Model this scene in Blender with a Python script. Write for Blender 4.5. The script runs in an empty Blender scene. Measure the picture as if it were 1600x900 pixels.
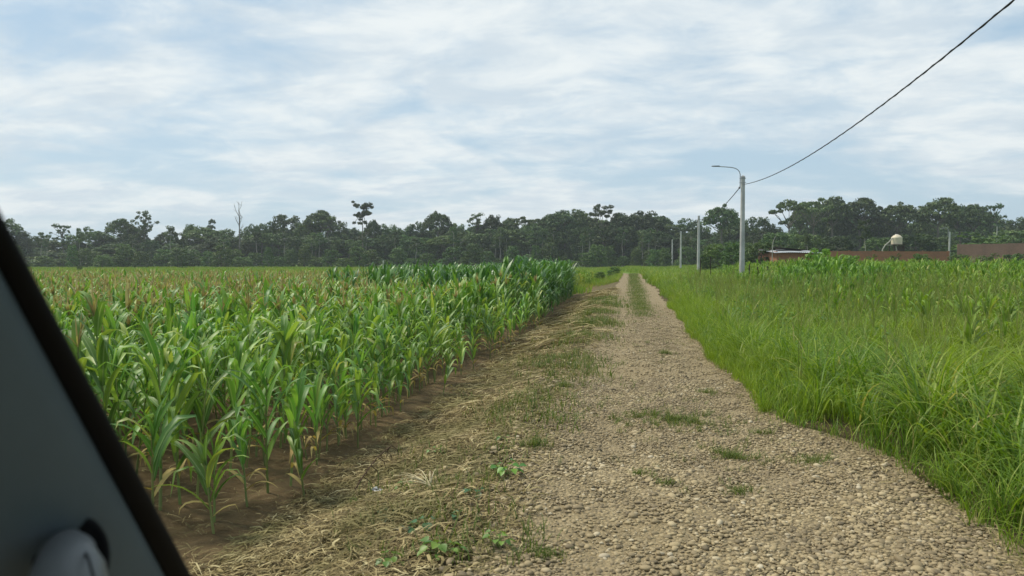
import bpy, math, random
import numpy as np
from mathutils import Vector, Matrix

random.seed(7)
rng = np.random.default_rng(7)
SC = bpy.context.scene
COL = SC.collection

# ------------------------------------------------------------------ camera
F = 1150.0                 # focal length in pixels of the 1600 px wide photograph
H = 1.75                   # eye height above the road
YAW = math.radians(9.14)   # camera turned left of the road's direction
PIT = math.radians(-2.14)
cam_d = bpy.data.cameras.new('camera')
cam = bpy.data.objects.new('camera', cam_d); COL.objects.link(cam)
cam_d.sensor_width = 36.0
cam_d.lens = 36.0 * F / 1600.0
cam_d.clip_start = 0.05; cam_d.clip_end = 4000
cam.location = (0, 0, H)
cam.rotation_euler = (math.radians(90) + PIT, 0, YAW)
cam_d.dof.use_dof = True
cam_d.dof.focus_distance = 16.0
cam_d.dof.aperture_fstop = 4.0
SC.camera = cam

# ------------------------------------------------------------------ sky, sun, exposure
SUN_EL, SUN_AZ = 56.0, -75.0      # azimuth measured from +Y towards +X (ahead and to the left)
world = bpy.data.worlds.new('World'); SC.world = world
world.use_nodes = True
SC.view_settings.view_transform = 'Standard'
SC.view_settings.look = 'None'
SC.view_settings.exposure = 0.32
SC.view_settings.gamma = 1.0
SC.view_settings.use_curve_mapping = False


class NT:
    """small helper to write node trees"""
    def __init__(s, tree):
        s.t = tree; s.n = tree.nodes; s.l = tree.links
    def new(s, typ, **kw):
        n = s.n.new(typ)
        for k, v in kw.items(): setattr(n, k, v)
        return n
    def put(s, sock, v):
        if v is None: return
        if isinstance(v, bpy.types.NodeSocket): s.l.new(v, sock)
        elif isinstance(v, tuple) and sock.type == 'RGBA' and len(v) == 3: sock.default_value = (*v, 1)
        else: sock.default_value = v
    def math(s, op, a, b=None, c=None, clamp=False):
        n = s.new('ShaderNodeMath', operation=op, use_clamp=clamp)
        s.put(n.inputs[0], a)
        if b is not None: s.put(n.inputs[1], b)
        if c is not None: s.put(n.inputs[2], c)
        return n.outputs[0]
    def mix(s, fac, a, b, blend='MIX'):
        n = s.new('ShaderNodeMix', data_type='RGBA', blend_type=blend)
        n.clamp_factor = True
        s.put(n.inputs[0], fac); s.put(n.inputs[6], a); s.put(n.inputs[7], b)
        return n.outputs[2]
    def noise(s, vec, scale, detail=3, rough=0.5, dist=0.0, out=0):
        n = s.new('ShaderNodeTexNoise')
        if vec is not None: s.put(n.inputs['Vector'], vec)
        n.inputs['Scale'].default_value = scale; n.inputs['Detail'].default_value = detail
        n.inputs['Roughness'].default_value = rough; n.inputs['Distortion'].default_value = dist
        return n.outputs[out]
    def ramp(s, fac, stops, interp='LINEAR'):
        n = s.new('ShaderNodeValToRGB'); n.color_ramp.interpolation = interp
        els = n.color_ramp.elements
        while len(els) < len(stops): els.new(0.5)
        for e, (p, c) in zip(els, stops):
            e.position = p; e.color = (*c, 1) if len(c) == 3 else c
        s.put(n.inputs[0], fac)
        return n.outputs[0]
    def smooth(s, v, a, b, lo=0.0, hi=1.0):
        n = s.new('ShaderNodeMapRange', interpolation_type='SMOOTHSTEP')
        s.put(n.inputs[0], v); s.put(n.inputs[1], a); s.put(n.inputs[2], b)
        s.put(n.inputs[3], lo); s.put(n.inputs[4], hi)
        return n.outputs[0]
    def xyz(s, v):
        n = s.new('ShaderNodeSeparateXYZ'); s.put(n.inputs[0], v); return n.outputs
    def comb(s, x, y, z):
        n = s.new('ShaderNodeCombineXYZ'); s.put(n.inputs[0], x); s.put(n.inputs[1], y); s.put(n.inputs[2], z)
        return n.outputs[0]
    def vmath(s, op, a, b=None):
        n = s.new('ShaderNodeVectorMath', operation=op); s.put(n.inputs[0], a)
        if b is not None: s.put(n.inputs[1], b)
        return n.outputs[0]


def build_world():
    w = NT(world.node_tree); w.n.clear()
    out = w.new('ShaderNodeOutputWorld'); bg = w.new('ShaderNodeBackground')
    sky = w.new('ShaderNodeTexSky', sky_type='NISHITA')
    sky.sun_disc = False
    sky.sun_elevation = math.radians(SUN_EL); sky.sun_rotation = math.radians(SUN_AZ)
    sky.dust_density = 2.0; sky.air_density = 1.0
    tc = w.new('ShaderNodeTexCoord').outputs['Generated']
    rot = w.new('ShaderNodeVectorRotate', rotation_type='Z_AXIS')
    w.put(rot.inputs['Vector'], tc); rot.inputs['Angle'].default_value = -YAW + math.radians(12)
    x, y, z = w.xyz(rot.outputs[0])
    zc = w.math('ADD', w.math('MAXIMUM', z, 0.0), 0.16)
    px = w.math('DIVIDE', x, zc); py = w.math('DIVIDE', y, zc)
    p = w.comb(w.math('MULTIPLY', px, 0.9), py, 3.7)
    big = w.noise(p, 0.75, 6, 0.55, 0.5)
    fine = w.noise(w.comb(w.math('MULTIPLY', px, 0.8), py, 9.1), 3.2, 8, 0.62, 0.5)
    cov = w.math('ADD', w.math('MULTIPLY', big, 0.68), w.math('MULTIPLY', fine, 0.32))
    cov = w.smooth(cov, 0.40, 0.575)
    # close to the horizon the layers overlap and whiten
    hz = w.smooth(z, 0.0, 0.35, 1.0, 0.0)
    thick = w.noise(w.comb(w.math('MULTIPLY', px, 0.7), py, 21.0), 3.0, 8, 0.62, 0.4)
    cloud = w.mix(w.smooth(thick, 0.35, 0.62), (5.2, 6.0, 6.6), (6.95, 7.4, 7.5))
    gap = w.mix(0.25, (3.5, 5.0, 6.3), sky.outputs[0])
    gap = w.mix(w.math('MULTIPLY', hz, 0.30), gap, (5.5, 6.8, 7.3))
    c = w.mix(cov, gap, cloud)
    w.put(bg.inputs['Color'], c); bg.inputs['Strength'].default_value = 0.1
    w.l.new(bg.outputs[0], out.inputs[0])
build_world()

sun_d = bpy.data.lights.new('sun', 'SUN'); sun = bpy.data.objects.new('sun', sun_d); COL.objects.link(sun)
sun_d.energy = 3.5; sun_d.angle = math.radians(12); sun_d.color = (1.0, 0.92, 0.77)
_se, _sa = math.radians(SUN_EL), math.radians(SUN_AZ)
_sd = Vector((math.sin(_sa) * math.cos(_se), math.cos(_sa) * math.cos(_se), math.sin(_se)))
sun.rotation_euler = _sd.to_track_quat('Z', 'Y').to_euler()
sun.location = (0, 0, 60)

# ------------------------------------------------------------------ photograph geometry -> world points
_f = np.array([-math.sin(YAW) * math.cos(PIT), math.cos(YAW) * math.cos(PIT), math.sin(PIT)])
_r = np.array([math.cos(YAW), math.sin(YAW), 0.0])
_u = np.cross(_r, _f)
_fh = np.array([-math.sin(YAW), math.cos(YAW), 0.0])


def ray(px, py):
    return _f + (px - 800) / F * _r + (450 - py) / F * _u

def at(px, py, D):
    """world point seen at a pixel, D metres ahead of the camera (horizontally)"""
    d = ray(px, py); t = D / d.dot(_fh)
    return np.array([0, 0, H]) + d * t

def on_ground(px, py, z=0.0):
    d = ray(px, py); t = (z - H) / d[2]
    return np.array([0, 0, H]) + d * t


def sstep(x, a, b):
    t = np.clip((np.asarray(x, float) - a) / (b - a), 0, 1)
    return t * t * (3 - 2 * t)

def road_right(y):
    y = np.asarray(y, float)
    return 1.46 + 0.60 * sstep(-y, -8.6, -6.8) + 0.10 * np.sin(y * .31) + .06 * np.sin(y * 1.3) - .12 * sstep(y, 14, 22)

def road_left(y):
    y = np.asarray(y, float)
    return -0.76 + 0.08 * np.sin(y * .43 + 1) + .05 * np.sin(y * 1.7)

FIELD_Z = -0.38
def gz(x, y):
    """height of the ground"""
    x = np.asarray(x, float); y = np.asarray(y, float)
    left = FIELD_Z * sstep(-x, 0.75, 2.75)
    right = -0.14 * sstep(x, 1.9, 3.4)
    bank = 0.05 * np.exp(-((x + 1.15) / 0.35) ** 2) * (0.6 + 0.4 * np.sin(y * .9))
    furrow = 0.035 * np.sin((x + 3.4) * 2 * math.pi / 0.75) * sstep(-x, 2.9, 3.4) * (1 - sstep(-x, 40, 60))
    ruts = -0.03 * (np.exp(-((x + 0.2) / .32) ** 2) + np.exp(-((x - 1.15) / .32) ** 2))
    right = right + 0.38 * sstep(x, 6, 17) * sstep(y, 14, 50)
    return left + right + bank + furrow + ruts + 0.012 * np.sin(x * 2.3 + y * 1.1) * np.sin(y * 0.7 - x)

# ------------------------------------------------------------------ mesh helpers
class Geo:
    """collects vertices / quads (or tris) / uvs / material slots"""
    def __init__(s, k=4):
        s.k = k; s.V = []; s.F = []; s.U = []; s.M = []; s.n = 0
    def add(s, V, Fc, U=None, m=0):
        V = np.asarray(V, np.float32).reshape(-1, 3); Fc = np.asarray(Fc, np.int64).reshape(-1, s.k)
        s.V.append(V); s.F.append(Fc + s.n); s.n += len(V)
        s.U.append(np.zeros((len(Fc), s.k, 2), np.float32) if U is None else np.asarray(U, np.float32))
        s.M.append(np.full(len(Fc), m, np.int32) if np.isscalar(m) else np.asarray(m, np.int32))
        return s
    def arr(s):
        if not s.V: return np.zeros((0, 3), np.float32), np.zeros((0, s.k), np.int64), np.zeros((0, s.k, 2), np.float32), np.zeros(0, np.int32)
        return np.concatenate(s.V), np.concatenate(s.F), np.concatenate(s.U), np.concatenate(s.M)
    # -- shapes
    def ribbon(s, P, W, N=None, fold=0.0, m=0):
        """flat strip along points P with half-width vectors W; with N it gets a V fold (3 columns)"""
        P = np.asarray(P, float); W = np.asarray(W, float); n = len(P)
        if N is None:
            V = np.stack([P - W, P + W], 1).reshape(-1, 3); c = 2
        else:
            V = np.stack([P - W + N * fold, P, P + W + N * fold], 1).reshape(-1, 3); c = 3
        i = np.arange(n - 1)[:, None] * c + np.arange(c - 1)[None]
        Fc = np.stack([i, i + 1, i + 1 + c, i + c], -1).reshape(-1, 4)
        tt = np.linspace(0, 1, n); uu = np.linspace(0, 1, c)
        UV = np.stack(np.broadcast_arrays(uu[None, :], tt[:, None]), -1).reshape(-1, 2)
        return s.add(V, Fc, UV[Fc], m)
    def tube(s, P, R, k=6, m=0, cap=True):
        P = np.asarray(P, float); R = np.broadcast_to(np.asarray(R, float), (len(P),)); n = len(P)
        T = np.gradient(P, axis=0); T /= np.linalg.norm(T, axis=1)[:, None] + 1e-9
        ref = np.array([1.0, 0, 0]) if abs(T[0][0]) < .9 else np.array([0, 1.0, 0])
        A = np.cross(T, ref); A /= np.linalg.norm(A, axis=1)[:, None] + 1e-9
        B = np.cross(T, A)
        a = np.linspace(0, 2 * math.pi, k, endpoint=False)
        V = P[:, None] + R[:, None, None] * (np.cos(a)[None, :, None] * A[:, None] + np.sin(a)[None, :, None] * B[:, None])
        V = V.reshape(-1, 3)
        i = np.arange(n - 1)[:, None] * k; j = np.arange(k)[None]; j2 = (j + 1) % k
        Fc = np.stack([i + j, i + j2, i + k + j2, i + k + j], -1).reshape(-1, 4)
        s.add(V, Fc, None, m)
        if cap:
            for e, base in ((0, 0), (n - 1, (n - 1) * k)):
                c = np.vstack([V[base:base + k], P[e:e + 1]])
                q = [[t, (t + 1) % k, k, k] for t in range(0, k)]
                # as quads over two sectors
                q = [[t, (t + 1) % k, (t + 2) % k, k] for t in range(0, k, 2)] if k % 2 == 0 else q
                s.add(c, q, None, m)
        return s
    def box(s, c, size, rz=0.0, m=0):
        x, y, z = np.asarray(size, float) / 2
        V = np.array([[-x, -y, -z], [x, -y, -z], [x, y, -z], [-x, y, -z], [-x, -y, z], [x, -y, z], [x, y, z], [-x, y, z]])
        ca, sa = math.cos(rz), math.sin(rz)
        V = V @ np.array([[ca, sa, 0], [-sa, ca, 0], [0, 0, 1]]) + np.asarray(c, float)
        Fc = [[0, 3, 2, 1], [4, 5, 6, 7], [0, 1, 5, 4], [1, 2, 6, 5], [2, 3, 7, 6], [3, 0, 4, 7]]
        return s.add(V, Fc, None, m)
    def lathe(s, prof, k=20, c=(0, 0, 0), m=0):
        prof = np.asarray(prof, float); n = len(prof)
        a = np.linspace(0, 2 * math.pi, k, endpoint=False)
        V = np.stack([prof[:, :1] * np.cos(a), prof[:, :1] * np.sin(a), np.repeat(prof[:, 1:], k, 1)], -1).reshape(-1, 3) + np.asarray(c, float)
        i = np.arange(n - 1)[:, None] * k; j = np.arange(k)[None]; j2 = (j + 1) % k
        return s.add(V, np.stack([i + j, i + j2, i + k + j2, i + k + j], -1).reshape(-1, 4), None, m)


def make_mesh(name, arrs, mats, smooth=True):
    V, Fc, U, M = arrs
    me = bpy.data.meshes.new(name)
    n, k = len(Fc), Fc.shape[1]
    me.vertices.add(len(V)); me.vertices.foreach_set('co', np.ascontiguousarray(V, np.float32).ravel())
    me.loops.add(n * k); me.loops.foreach_set('vertex_index', Fc.astype(np.int32).ravel())
    me.polygons.add(n)
    me.polygons.foreach_set('loop_start', (np.arange(n) * k).astype(np.int32))
    if smooth: me.polygons.foreach_set('use_smooth', np.ones(n, bool))
    else: me.polygons.foreach_set('use_smooth', np.zeros(n, bool))
    for m in (mats if isinstance(mats, (list, tuple)) else [mats]): me.materials.append(m)
    if M.any(): me.polygons.foreach_set('material_index', M.astype(np.int32))
    if U.any():
        ul = me.uv_layers.new(name='uv'); ul.data.foreach_set('uv', np.ascontiguousarray(U, np.float32).ravel())
    me.update(calc_edges=True)
    return me


def link(name, me, parent=None):
    o = bpy.data.objects.new(name, me); COL.objects.link(o)
    if parent: o.parent = parent
    return o

def mesh_obj(name, geo, mats, parent=None, smooth=True):
    return link(name, make_mesh(name, geo.arr() if isinstance(geo, Geo) else geo, mats, smooth), parent)

def tag(o, label=None, cat=None, group=None, kind=None):
    if label: o['label'] = label
    if cat: o['category'] = cat
    if group: o['group'] = group
    if kind: o['kind'] = kind
    return o

def thing(name, label, cat, loc=(0, 0, 0), rz=0.0, group=None):
    o = bpy.data.objects.new(name, None); COL.objects.link(o)
    o.empty_display_size = 0.2
    o.location = loc; o.rotation_euler = (0, 0, rz)
    return tag(o, label, cat, group)


def scatter(variants, idx, pos, rz, sc, tilt=None, szz=None):
    """merge transformed copies of VARIANTS (arr tuples) into one arr tuple"""
    Vs, Fs, Us, Ms = [], [], [], []; base = 0
    pos = np.asarray(pos, float); rz = np.asarray(rz, float); sc = np.asarray(sc, float)
    for vi, (V, Fc, U, M) in enumerate(variants):
        sel = np.where(idx == vi)[0]
        if not len(sel) or not len(V): continue
        c, s_ = np.cos(rz[sel]), np.sin(rz[sel])
        k = sc[sel][:, None]
        kz = k if szz is None else np.asarray(szz, float)[sel][:, None]
        x = V[None, :, 0] * k; y = V[None, :, 1] * k; z = V[None, :, 2] * kz
        X = x * c[:, None] - y * s_[:, None]; Y = x * s_[:, None] + y * c[:, None]; Z = z
        if tilt is not None:
            t = np.asarray(tilt, float)[sel]
            X = X + t[:, :1] * Z; Y = Y + t[:, 1:2] * Z
        P = np.stack([X, Y, Z], -1) + pos[sel][:, None, :]
        m, nv = len(sel), len(V)
        Vs.append(P.reshape(-1, 3).astype(np.float32))
        Fs.append((Fc[None] + (np.arange(m) * nv)[:, None, None] + base).reshape(-1, Fc.shape[1]))
        Us.append(np.tile(U, (m, 1, 1))); Ms.append(np.tile(M, m)); base += m * nv
    if not Vs: return Geo().arr()
    return np.concatenate(Vs), np.concatenate(Fs), np.concatenate(Us), np.concatenate(Ms)

def join(*arrs):
    Vs, Fs, Us, Ms = [], [], [], []; b = 0
    for V, Fc, U, M in arrs:
        if not len(V): continue
        Vs.append(V); Fs.append(Fc + b); Us.append(U); Ms.append(M); b += len(V)
    return np.concatenate(Vs), np.concatenate(Fs), np.concatenate(Us), np.concatenate(Ms)

# ------------------------------------------------------------------ materials
def new_mat(name):
    m = bpy.data.materials.new(name); m.use_nodes = True
    t = NT(m.node_tree); t.n.clear()
    out = t.new('ShaderNodeOutputMaterial')
    return m, t, out

def leaf_mat(name, stops, rough=0.5, trans=0.3, patch=None, rib=None, spec=0.4, rnd='island', patch_scale=0.25, var=0.5):
    """foliage: every leaf (mesh island) takes its own colour from STOPS"""
    m, t, out = new_mat(name)
    geo = t.new('ShaderNodeNewGeometry')
    f = geo.outputs['Random Per Island']
    if rnd == 'both':
        oi = t.new('ShaderNodeObjectInfo').outputs['Random']
        f = t.math('FRACT', t.math('ADD', f, oi))
        f2 = oi
    c = t.ramp(f, stops)
    if patch:
        nz = t.noise(geo.outputs['Position'], patch_scale, 3, 0.55)
        c = t.mix(t.smooth(nz, 0.42, 0.62, 0, patch[1]), c, patch[0])
    if rnd == 'both':
        h = t.new('ShaderNodeHueSaturation'); t.put(h.inputs['Color'], c)
        t.put(h.inputs['Value'], t.math('MULTIPLY_ADD', f2, var, 1.0 - var / 2))
        t.put(h.inputs['Hue'], t.math('MULTIPLY_ADD', t.math('FRACT', t.math('MULTIPLY', f2, 7.31)), 0.04, 0.475))
        c = h.outputs[0]
    if rib:
        uv = t.new('ShaderNodeUVMap').outputs[0]
        u = t.xyz(uv)[0]
        d = t.math('ABSOLUTE', t.math('SUBTRACT', u, 0.5))
        c = t.mix(t.smooth(d, 0.035, 0.10, 0.55, 0.0), c, rib)
        c = t.mix(t.math('MULTIPLY', t.smooth(t.math('SINE', t.math('MULTIPLY', u, 75.0)), 0.2, 1.0), 0.12), c, rib)
    b = t.new('ShaderNodeBsdfPrincipled')
    t.put(b.inputs['Base Color'], c); b.inputs['Roughness'].default_value = rough
    b.inputs['Specular IOR Level'].default_value = spec
    if trans > 0:
        tr = t.new('ShaderNodeBsdfTranslucent')
        t.put(tr.inputs[0], t.mix(1.0, c, (1.25, 1.3, 0.6), 'MULTIPLY'))
        mx = t.new('ShaderNodeMixShader'); mx.inputs[0].default_value = trans
        t.l.new(b.outputs[0], mx.inputs[1]); t.l.new(tr.outputs[0], mx.inputs[2])
        t.l.new(mx.outputs[0], out.inputs[0])
    else:
        t.l.new(b.outputs[0], out.inputs[0])
    return m

def plain_mat(name, col, rough=0.6, spec=0.5, vary=0.15, scale=6.0, bump=0.0, bscale=60.0, metal=0.0, col2=None):
    m, t, out = new_mat(name)
    pos = t.new('ShaderNodeNewGeometry').outputs['Position']
    nz = t.noise(pos, scale, 5, 0.6)
    dark = tuple(c * (1 - vary) for c in col); lite = tuple(min(1, c * (1 + vary)) for c in col)
    if col2: lite = col2
    c = t.ramp(nz, [(0.3, dark), (0.7, lite)])
    b = t.new('ShaderNodeBsdfPrincipled')
    t.put(b.inputs['Base Color'], c); b.inputs['Roughness'].default_value = rough
    b.inputs['Specular IOR Level'].default_value = spec; b.inputs['Metallic'].default_value = metal
    if bump:
        bp = t.new('ShaderNodeBump'); bp.inputs['Strength'].default_value = bump
        bp.inputs['Distance'].default_value = 0.01
        t.put(bp.inputs['Height'], t.noise(pos, bscale, 4, 0.6)); t.l.new(bp.outputs[0], b.inputs['Normal'])
    t.l.new(b.outputs[0], out.inputs[0])
    return m

M = {}
M['corn'] = leaf_mat('corn_leaf', [(0.0, (.068, .175, .032)), (.4, (.118, .255, .046)), (.8, (.19, .345, .055)), (.97, (.28, .40, .07)), (1, (.38, .38, .12))],
                     0.50, 0.34, rib=(.30, .40, .18), spec=0.45, rnd='both')
M['corn_far'] = leaf_mat('corn_leaf_field', [(0.0, (.070, .175, .030)), (.4, (.125, .255, .044)), (.8, (.205, .345, .056)), (1, (.33, .38, .10))],
                         0.52, 0.28, spec=0.45)
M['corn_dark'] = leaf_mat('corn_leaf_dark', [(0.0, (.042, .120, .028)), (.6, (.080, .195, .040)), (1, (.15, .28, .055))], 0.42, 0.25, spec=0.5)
M['corn_dry'] = leaf_mat('corn_leaf_dry', [(0.0, (.30, .21, .085)), (.5, (.40, .31, .12)), (1, (.30, .30, .10))], 0.7, 0.25, spec=0.2)
M['tassel'] = leaf_mat('tassel', [(0.0, (.24, .19, .085)), (.5, (.37, .30, .14)), (1, (.47, .41, .21))], 0.8, 0.2, spec=0.1)
M['stalk'] = leaf_mat('corn_stalk', [(0.0, (.13, .19, .05)), (1, (.20, .24, .08))], 0.55, 0.0, spec=0.3, rnd='both')
M['grass'] = leaf_mat('tall_grass', [(0.0, (.055, .125, .012)), (.45, (.112, .212, .018)), (.8, (.19, .29, .028)), (.95, (.30, .37, .07)), (1, (.42, .36, .15))],
                      0.5, 0.38, patch=((.21, .28, .018), .55), spec=0.3)
M['lime_grass'] = leaf_mat('lime_grass', [(0.0, (.11, .19, .012)), (.5, (.18, .28, .018)), (1, (.30, .38, .05))], 0.55, 0.4, spec=0.2)
M['grass_mid'] = leaf_mat('field_grass', [(0.0, (.070, .150, .014)), (.5, (.130, .235, .024)), (.9, (.215, .31, .042)), (.96, (.32, .35, .10)), (1, (.42, .34, .14))],
                          0.55, 0.36, patch=((.27, .29, .05), .6), spec=0.25, patch_scale=0.12)
M['short_grass'] = leaf_mat('short_grass', [(0.0, (.065, .105, .022)), (.6, (.115, .165, .036)), (1, (.22, .22, .08))], 0.55, 0.3, spec=0.2)
M['crop'] = leaf_mat('crop_leaf', [(0.0, (.075, .165, .018)), (.45, (.125, .250, .026)), (.85, (.205, .33, .04)), (1, (.36, .37, .10))], 0.52, 0.36, patch=((.22, .28, .04), .35), spec=0.3, patch_scale=0.2)
M['lush'] = leaf_mat('lush_leaf', [(0.0, (.065, .16, .018)), (.5, (.12, .255, .030)), (1, (.22, .36, .05))], 0.48, 0.34, spec=0.4)
M['seed'] = leaf_mat('seed_head', [(0.0, (.15, .20, .05)), (1, (.25, .26, .10))], 0.8, 0.3, spec=0.1)
M['straw'] = leaf_mat('cut_straw', [(0.0, (.070, .052, .027)), (.3, (.165, .128, .062)), (.6, (.26, .205, .098)), (.86, (.38, .31, .155)), (1, (.54, .47, .27))],
                      0.75, 0.12, patch=((.13, .125, .045), .6), spec=0.15, patch_scale=1.3)
M['weed'] = leaf_mat('weed_leaf', [(0.0, (.055, .14, .030)), (.5, (.10, .215, .035)), (1, (.18, .30, .045))], 0.45, 0.3, spec=0.4, rnd='both')
M['weed_grass'] = leaf_mat('verge_weed_leaf', [(0.0, (.05, .13, .022)), (.6, (.085, .19, .03)), (1, (.15, .26, .04))], 0.5, 0.3, spec=0.35)
M['weed_dark'] = leaf_mat('weed_leaf_dark', [(0.0, (.035, .10, .04)), (1, (.06, .15, .055))], 0.5, 0.25, spec=0.4)
M['tree'] = leaf_mat('tree_foliage', [(0.0, (.030, .066, .020)), (.5, (.050, .098, .027)), (.85, (.078, .132, .036)), (1, (.115, .16, .052))],
                     0.6, 0.2, spec=0.3, rnd='both', var=0.85)
M['bush'] = leaf_mat('bush_foliage', [(0.0, (.030, .072, .014)), (.5, (.055, .115, .022)), (1, (.10, .165, .032))], 0.55, 0.25, spec=0.3, rnd='both')
M['bark'] = plain_mat('pale_bark', (.13, .122, .10), 0.85, 0.2, 0.4, 1.2)
M['bark_grey'] = plain_mat('weathered_wood', (.17, .16, .145), 0.85, 0.2, 0.25, 1.0)
M['bark_white'] = plain_mat('bleached_wood', (.33, .315, .275), 0.85, 0.2, 0.25, 1.0)
M['concrete'] = plain_mat('pole_concrete', (.40, .405, .39), 0.8, 0.3, 0.24, 1.1, 0.3, 30)
M['steel'] = plain_mat('galvanised_steel', (.33, .35, .36), 0.45, 0.5, 0.12, 3.0, metal=0.6)
M['lamp'] = plain_mat('lamp_housing', (.10, .11, .115), 0.5)
M['cable'] = plain_mat('black_cable', (.012, .013, .015), 0.55, 0.4)
M['stake'] = plain_mat('dark_stake', (.045, .035, .028), 0.9, 0.2, 0.3, 5)
M['white_post'] = plain_mat('white_post', (.55, .54, .50), 0.7, 0.3, 0.08)
M['tank'] = plain_mat('beige_plastic', (.52, .46, .34), 0.5, 0.4, 0.08, 2)
M['trim'] = plain_mat('grey_trim', (.078, .106, .128), 0.62, 0.35, 0.06, 9, 0.25, 900)
M['handle'] = plain_mat('light_grey_plastic', (.12, .13, .135), 0.42, 0.5, 0.04, 9)
M['rubber'] = plain_mat('black_rubber', (.004, .004, .005), 0.7, 0.15)
M['litter'] = plain_mat('white_litter', (.40, .40, .39), 0.6, 0.3, 0.15, 40)
M['bare_twig'] = plain_mat('dry_twig', (.085, .055, .035), 0.9, 0.2, 0.3, 20)

def brick_mat(name, c1, c2, mortar):
    m, t, out = new_mat(name)
    tc = t.new('ShaderNodeTexCoord').outputs['Object']
    x, y, z = t.xyz(tc)
    n = t.new('ShaderNodeTexBrick')
    t.put(n.inputs['Vector'], t.comb(t.math('ADD', x, y), z, 0.0))
    n.inputs['Color1'].default_value = (*c1, 1); n.inputs['Color2'].default_value = (*c2, 1); n.inputs['Mortar'].default_value = (*mortar, 1)
    n.inputs['Scale'].default_value = 1.0; n.inputs['Brick Width'].default_value = 0.26; n.inputs['Row Height'].default_value = 0.12
    n.inputs['Mortar Size'].default_value = 0.012
    st = t.noise(tc, 0.6, 5, 0.6)
    c = t.mix(t.smooth(st, 0.45, 0.75, 0, 0.45), n.outputs['Color'], (.16, .10, .07))
    b = t.new('ShaderNodeBsdfPrincipled'); t.put(b.inputs['Base Color'], c); b.inputs['Roughness'].default_value = 0.9
    t.l.new(b.outputs[0], out.inputs[0])
    return m
M['brick'] = brick_mat('orange_brick', (.34, .130, .062), (.27, .105, .050), (.25, .17, .115))
M['brick_pink'] = brick_mat('pinkish_brick', (.26, .135, .10), (.21, .11, .08), (.25, .18, .145))

def roof_mat():
    m, t, out = new_mat('corrugated_sheet')
    tc = t.new('ShaderNodeTexCoord').outputs['Object']
    x, y, z = t.xyz(tc)
    st = t.noise(tc, 1.1, 4, 0.6)
    c = t.ramp(st, [(0.35, (.20, .22, .24)), (0.58, (.36, .39, .42)), (0.72, (.20, .16, .13))])
    b = t.new('ShaderNodeBsdfPrincipled'); t.put(b.inputs['Base Color'], c); b.inputs['Roughness'].default_value = 0.5
    b.inputs['Metallic'].default_value = 0.2
    t.l.new(b.outputs[0], out.inputs[0])
    return m
M['roof'] = roof_mat()

def ground_mat():
    m, t, out = new_mat('ground')
    pos = t.new('ShaderNodeNewGeometry').outputs['Position']
    x, y, z = t.xyz(pos)
    wob = t.math('MULTIPLY', t.math('SUBTRACT', t.noise(pos, 0.9, 4, 0.6), 0.5), 1.1)
    xx = t.math('ADD', x, wob)
    soil = t.ramp(t.noise(pos, 2.2, 8, 0.65), [(0.25, (.085, .058, .029)), (0.5, (.150, .106, .054)), (0.75, (.215, .158, .085))])
    soil = t.mix(t.smooth(t.noise(pos, 30, 5, 0.7), 0.55, 0.75, 0, 0.5), soil, (.24, .17, .10))
    strawc = t.ramp(t.noise(pos, 14, 8, 0.75), [(0.3, (.045, .034, .018)), (0.5, (.105, .080, .042)), (0.75, (.20, .16, .085))])
    strawc = t.mix(t.smooth(t.noise(pos, 1.7, 4, 0.6), 0.45, 0.65, 0, 0.6), strawc, (.115, .12, .045))
    grassc = t.ramp(t.noise(pos, 0.55, 7, 0.68), [(0.3, (.045, .085, .014)), (0.5, (.075, .135, .020)), (0.72, (.125, .17, .035))])
    far = t.ramp(t.noise(t.vmath('MULTIPLY', pos, (0.05, 0.12, 1.0)), 1.0, 6, 0.6), [(0.3, (.075, .135, .022)), (0.55, (.115, .19, .028)), (0.75, (.17, .215, .05))])
    s1 = t.smooth(xx, -2.95, -2.45)                 # soil -> straw
    c = t.mix(s1, soil, strawc)
    s2 = t.smooth(xx, 1.5, 2.1)                     # -> right grass
    edge = t.ramp(t.noise(pos, 9, 6, .7), [(0.3, (.045, .036, .018)), (0.7, (.13, .10, .05))])
    c = t.mix(t.smooth(xx, 1.3, 1.6), c, edge)
    c = t.mix(t.smooth(xx, 2.6, 3.6), c, grassc)
    c = t.mix(t.math('MULTIPLY', t.smooth(y, 44, 52), t.smooth(t.math('MULTIPLY', xx, -1.0), 3.0, 4.5)), c, far)
    c = t.mix(t.smooth(y, 88, 104), c, far)
    b = t.new('ShaderNodeBsdfPrincipled'); t.put(b.inputs['Base Color'], c)
    b.inputs['Roughness'].default_value = 0.95; b.inputs['Specular IOR Level'].default_value = 0.15
    bp = t.new('ShaderNodeBump'); bp.inputs['Strength'].default_value = 1.0; bp.inputs['Distance'].default_value = 0.07
    t.put(bp.inputs['Height'], t.noise(pos, 13, 10, 0.75)); t.l.new(bp.outputs[0], b.inputs['Normal'])
    t.l.new(b.outputs[0], out.inputs[0])
    return m
M['ground'] = ground_mat()

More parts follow.
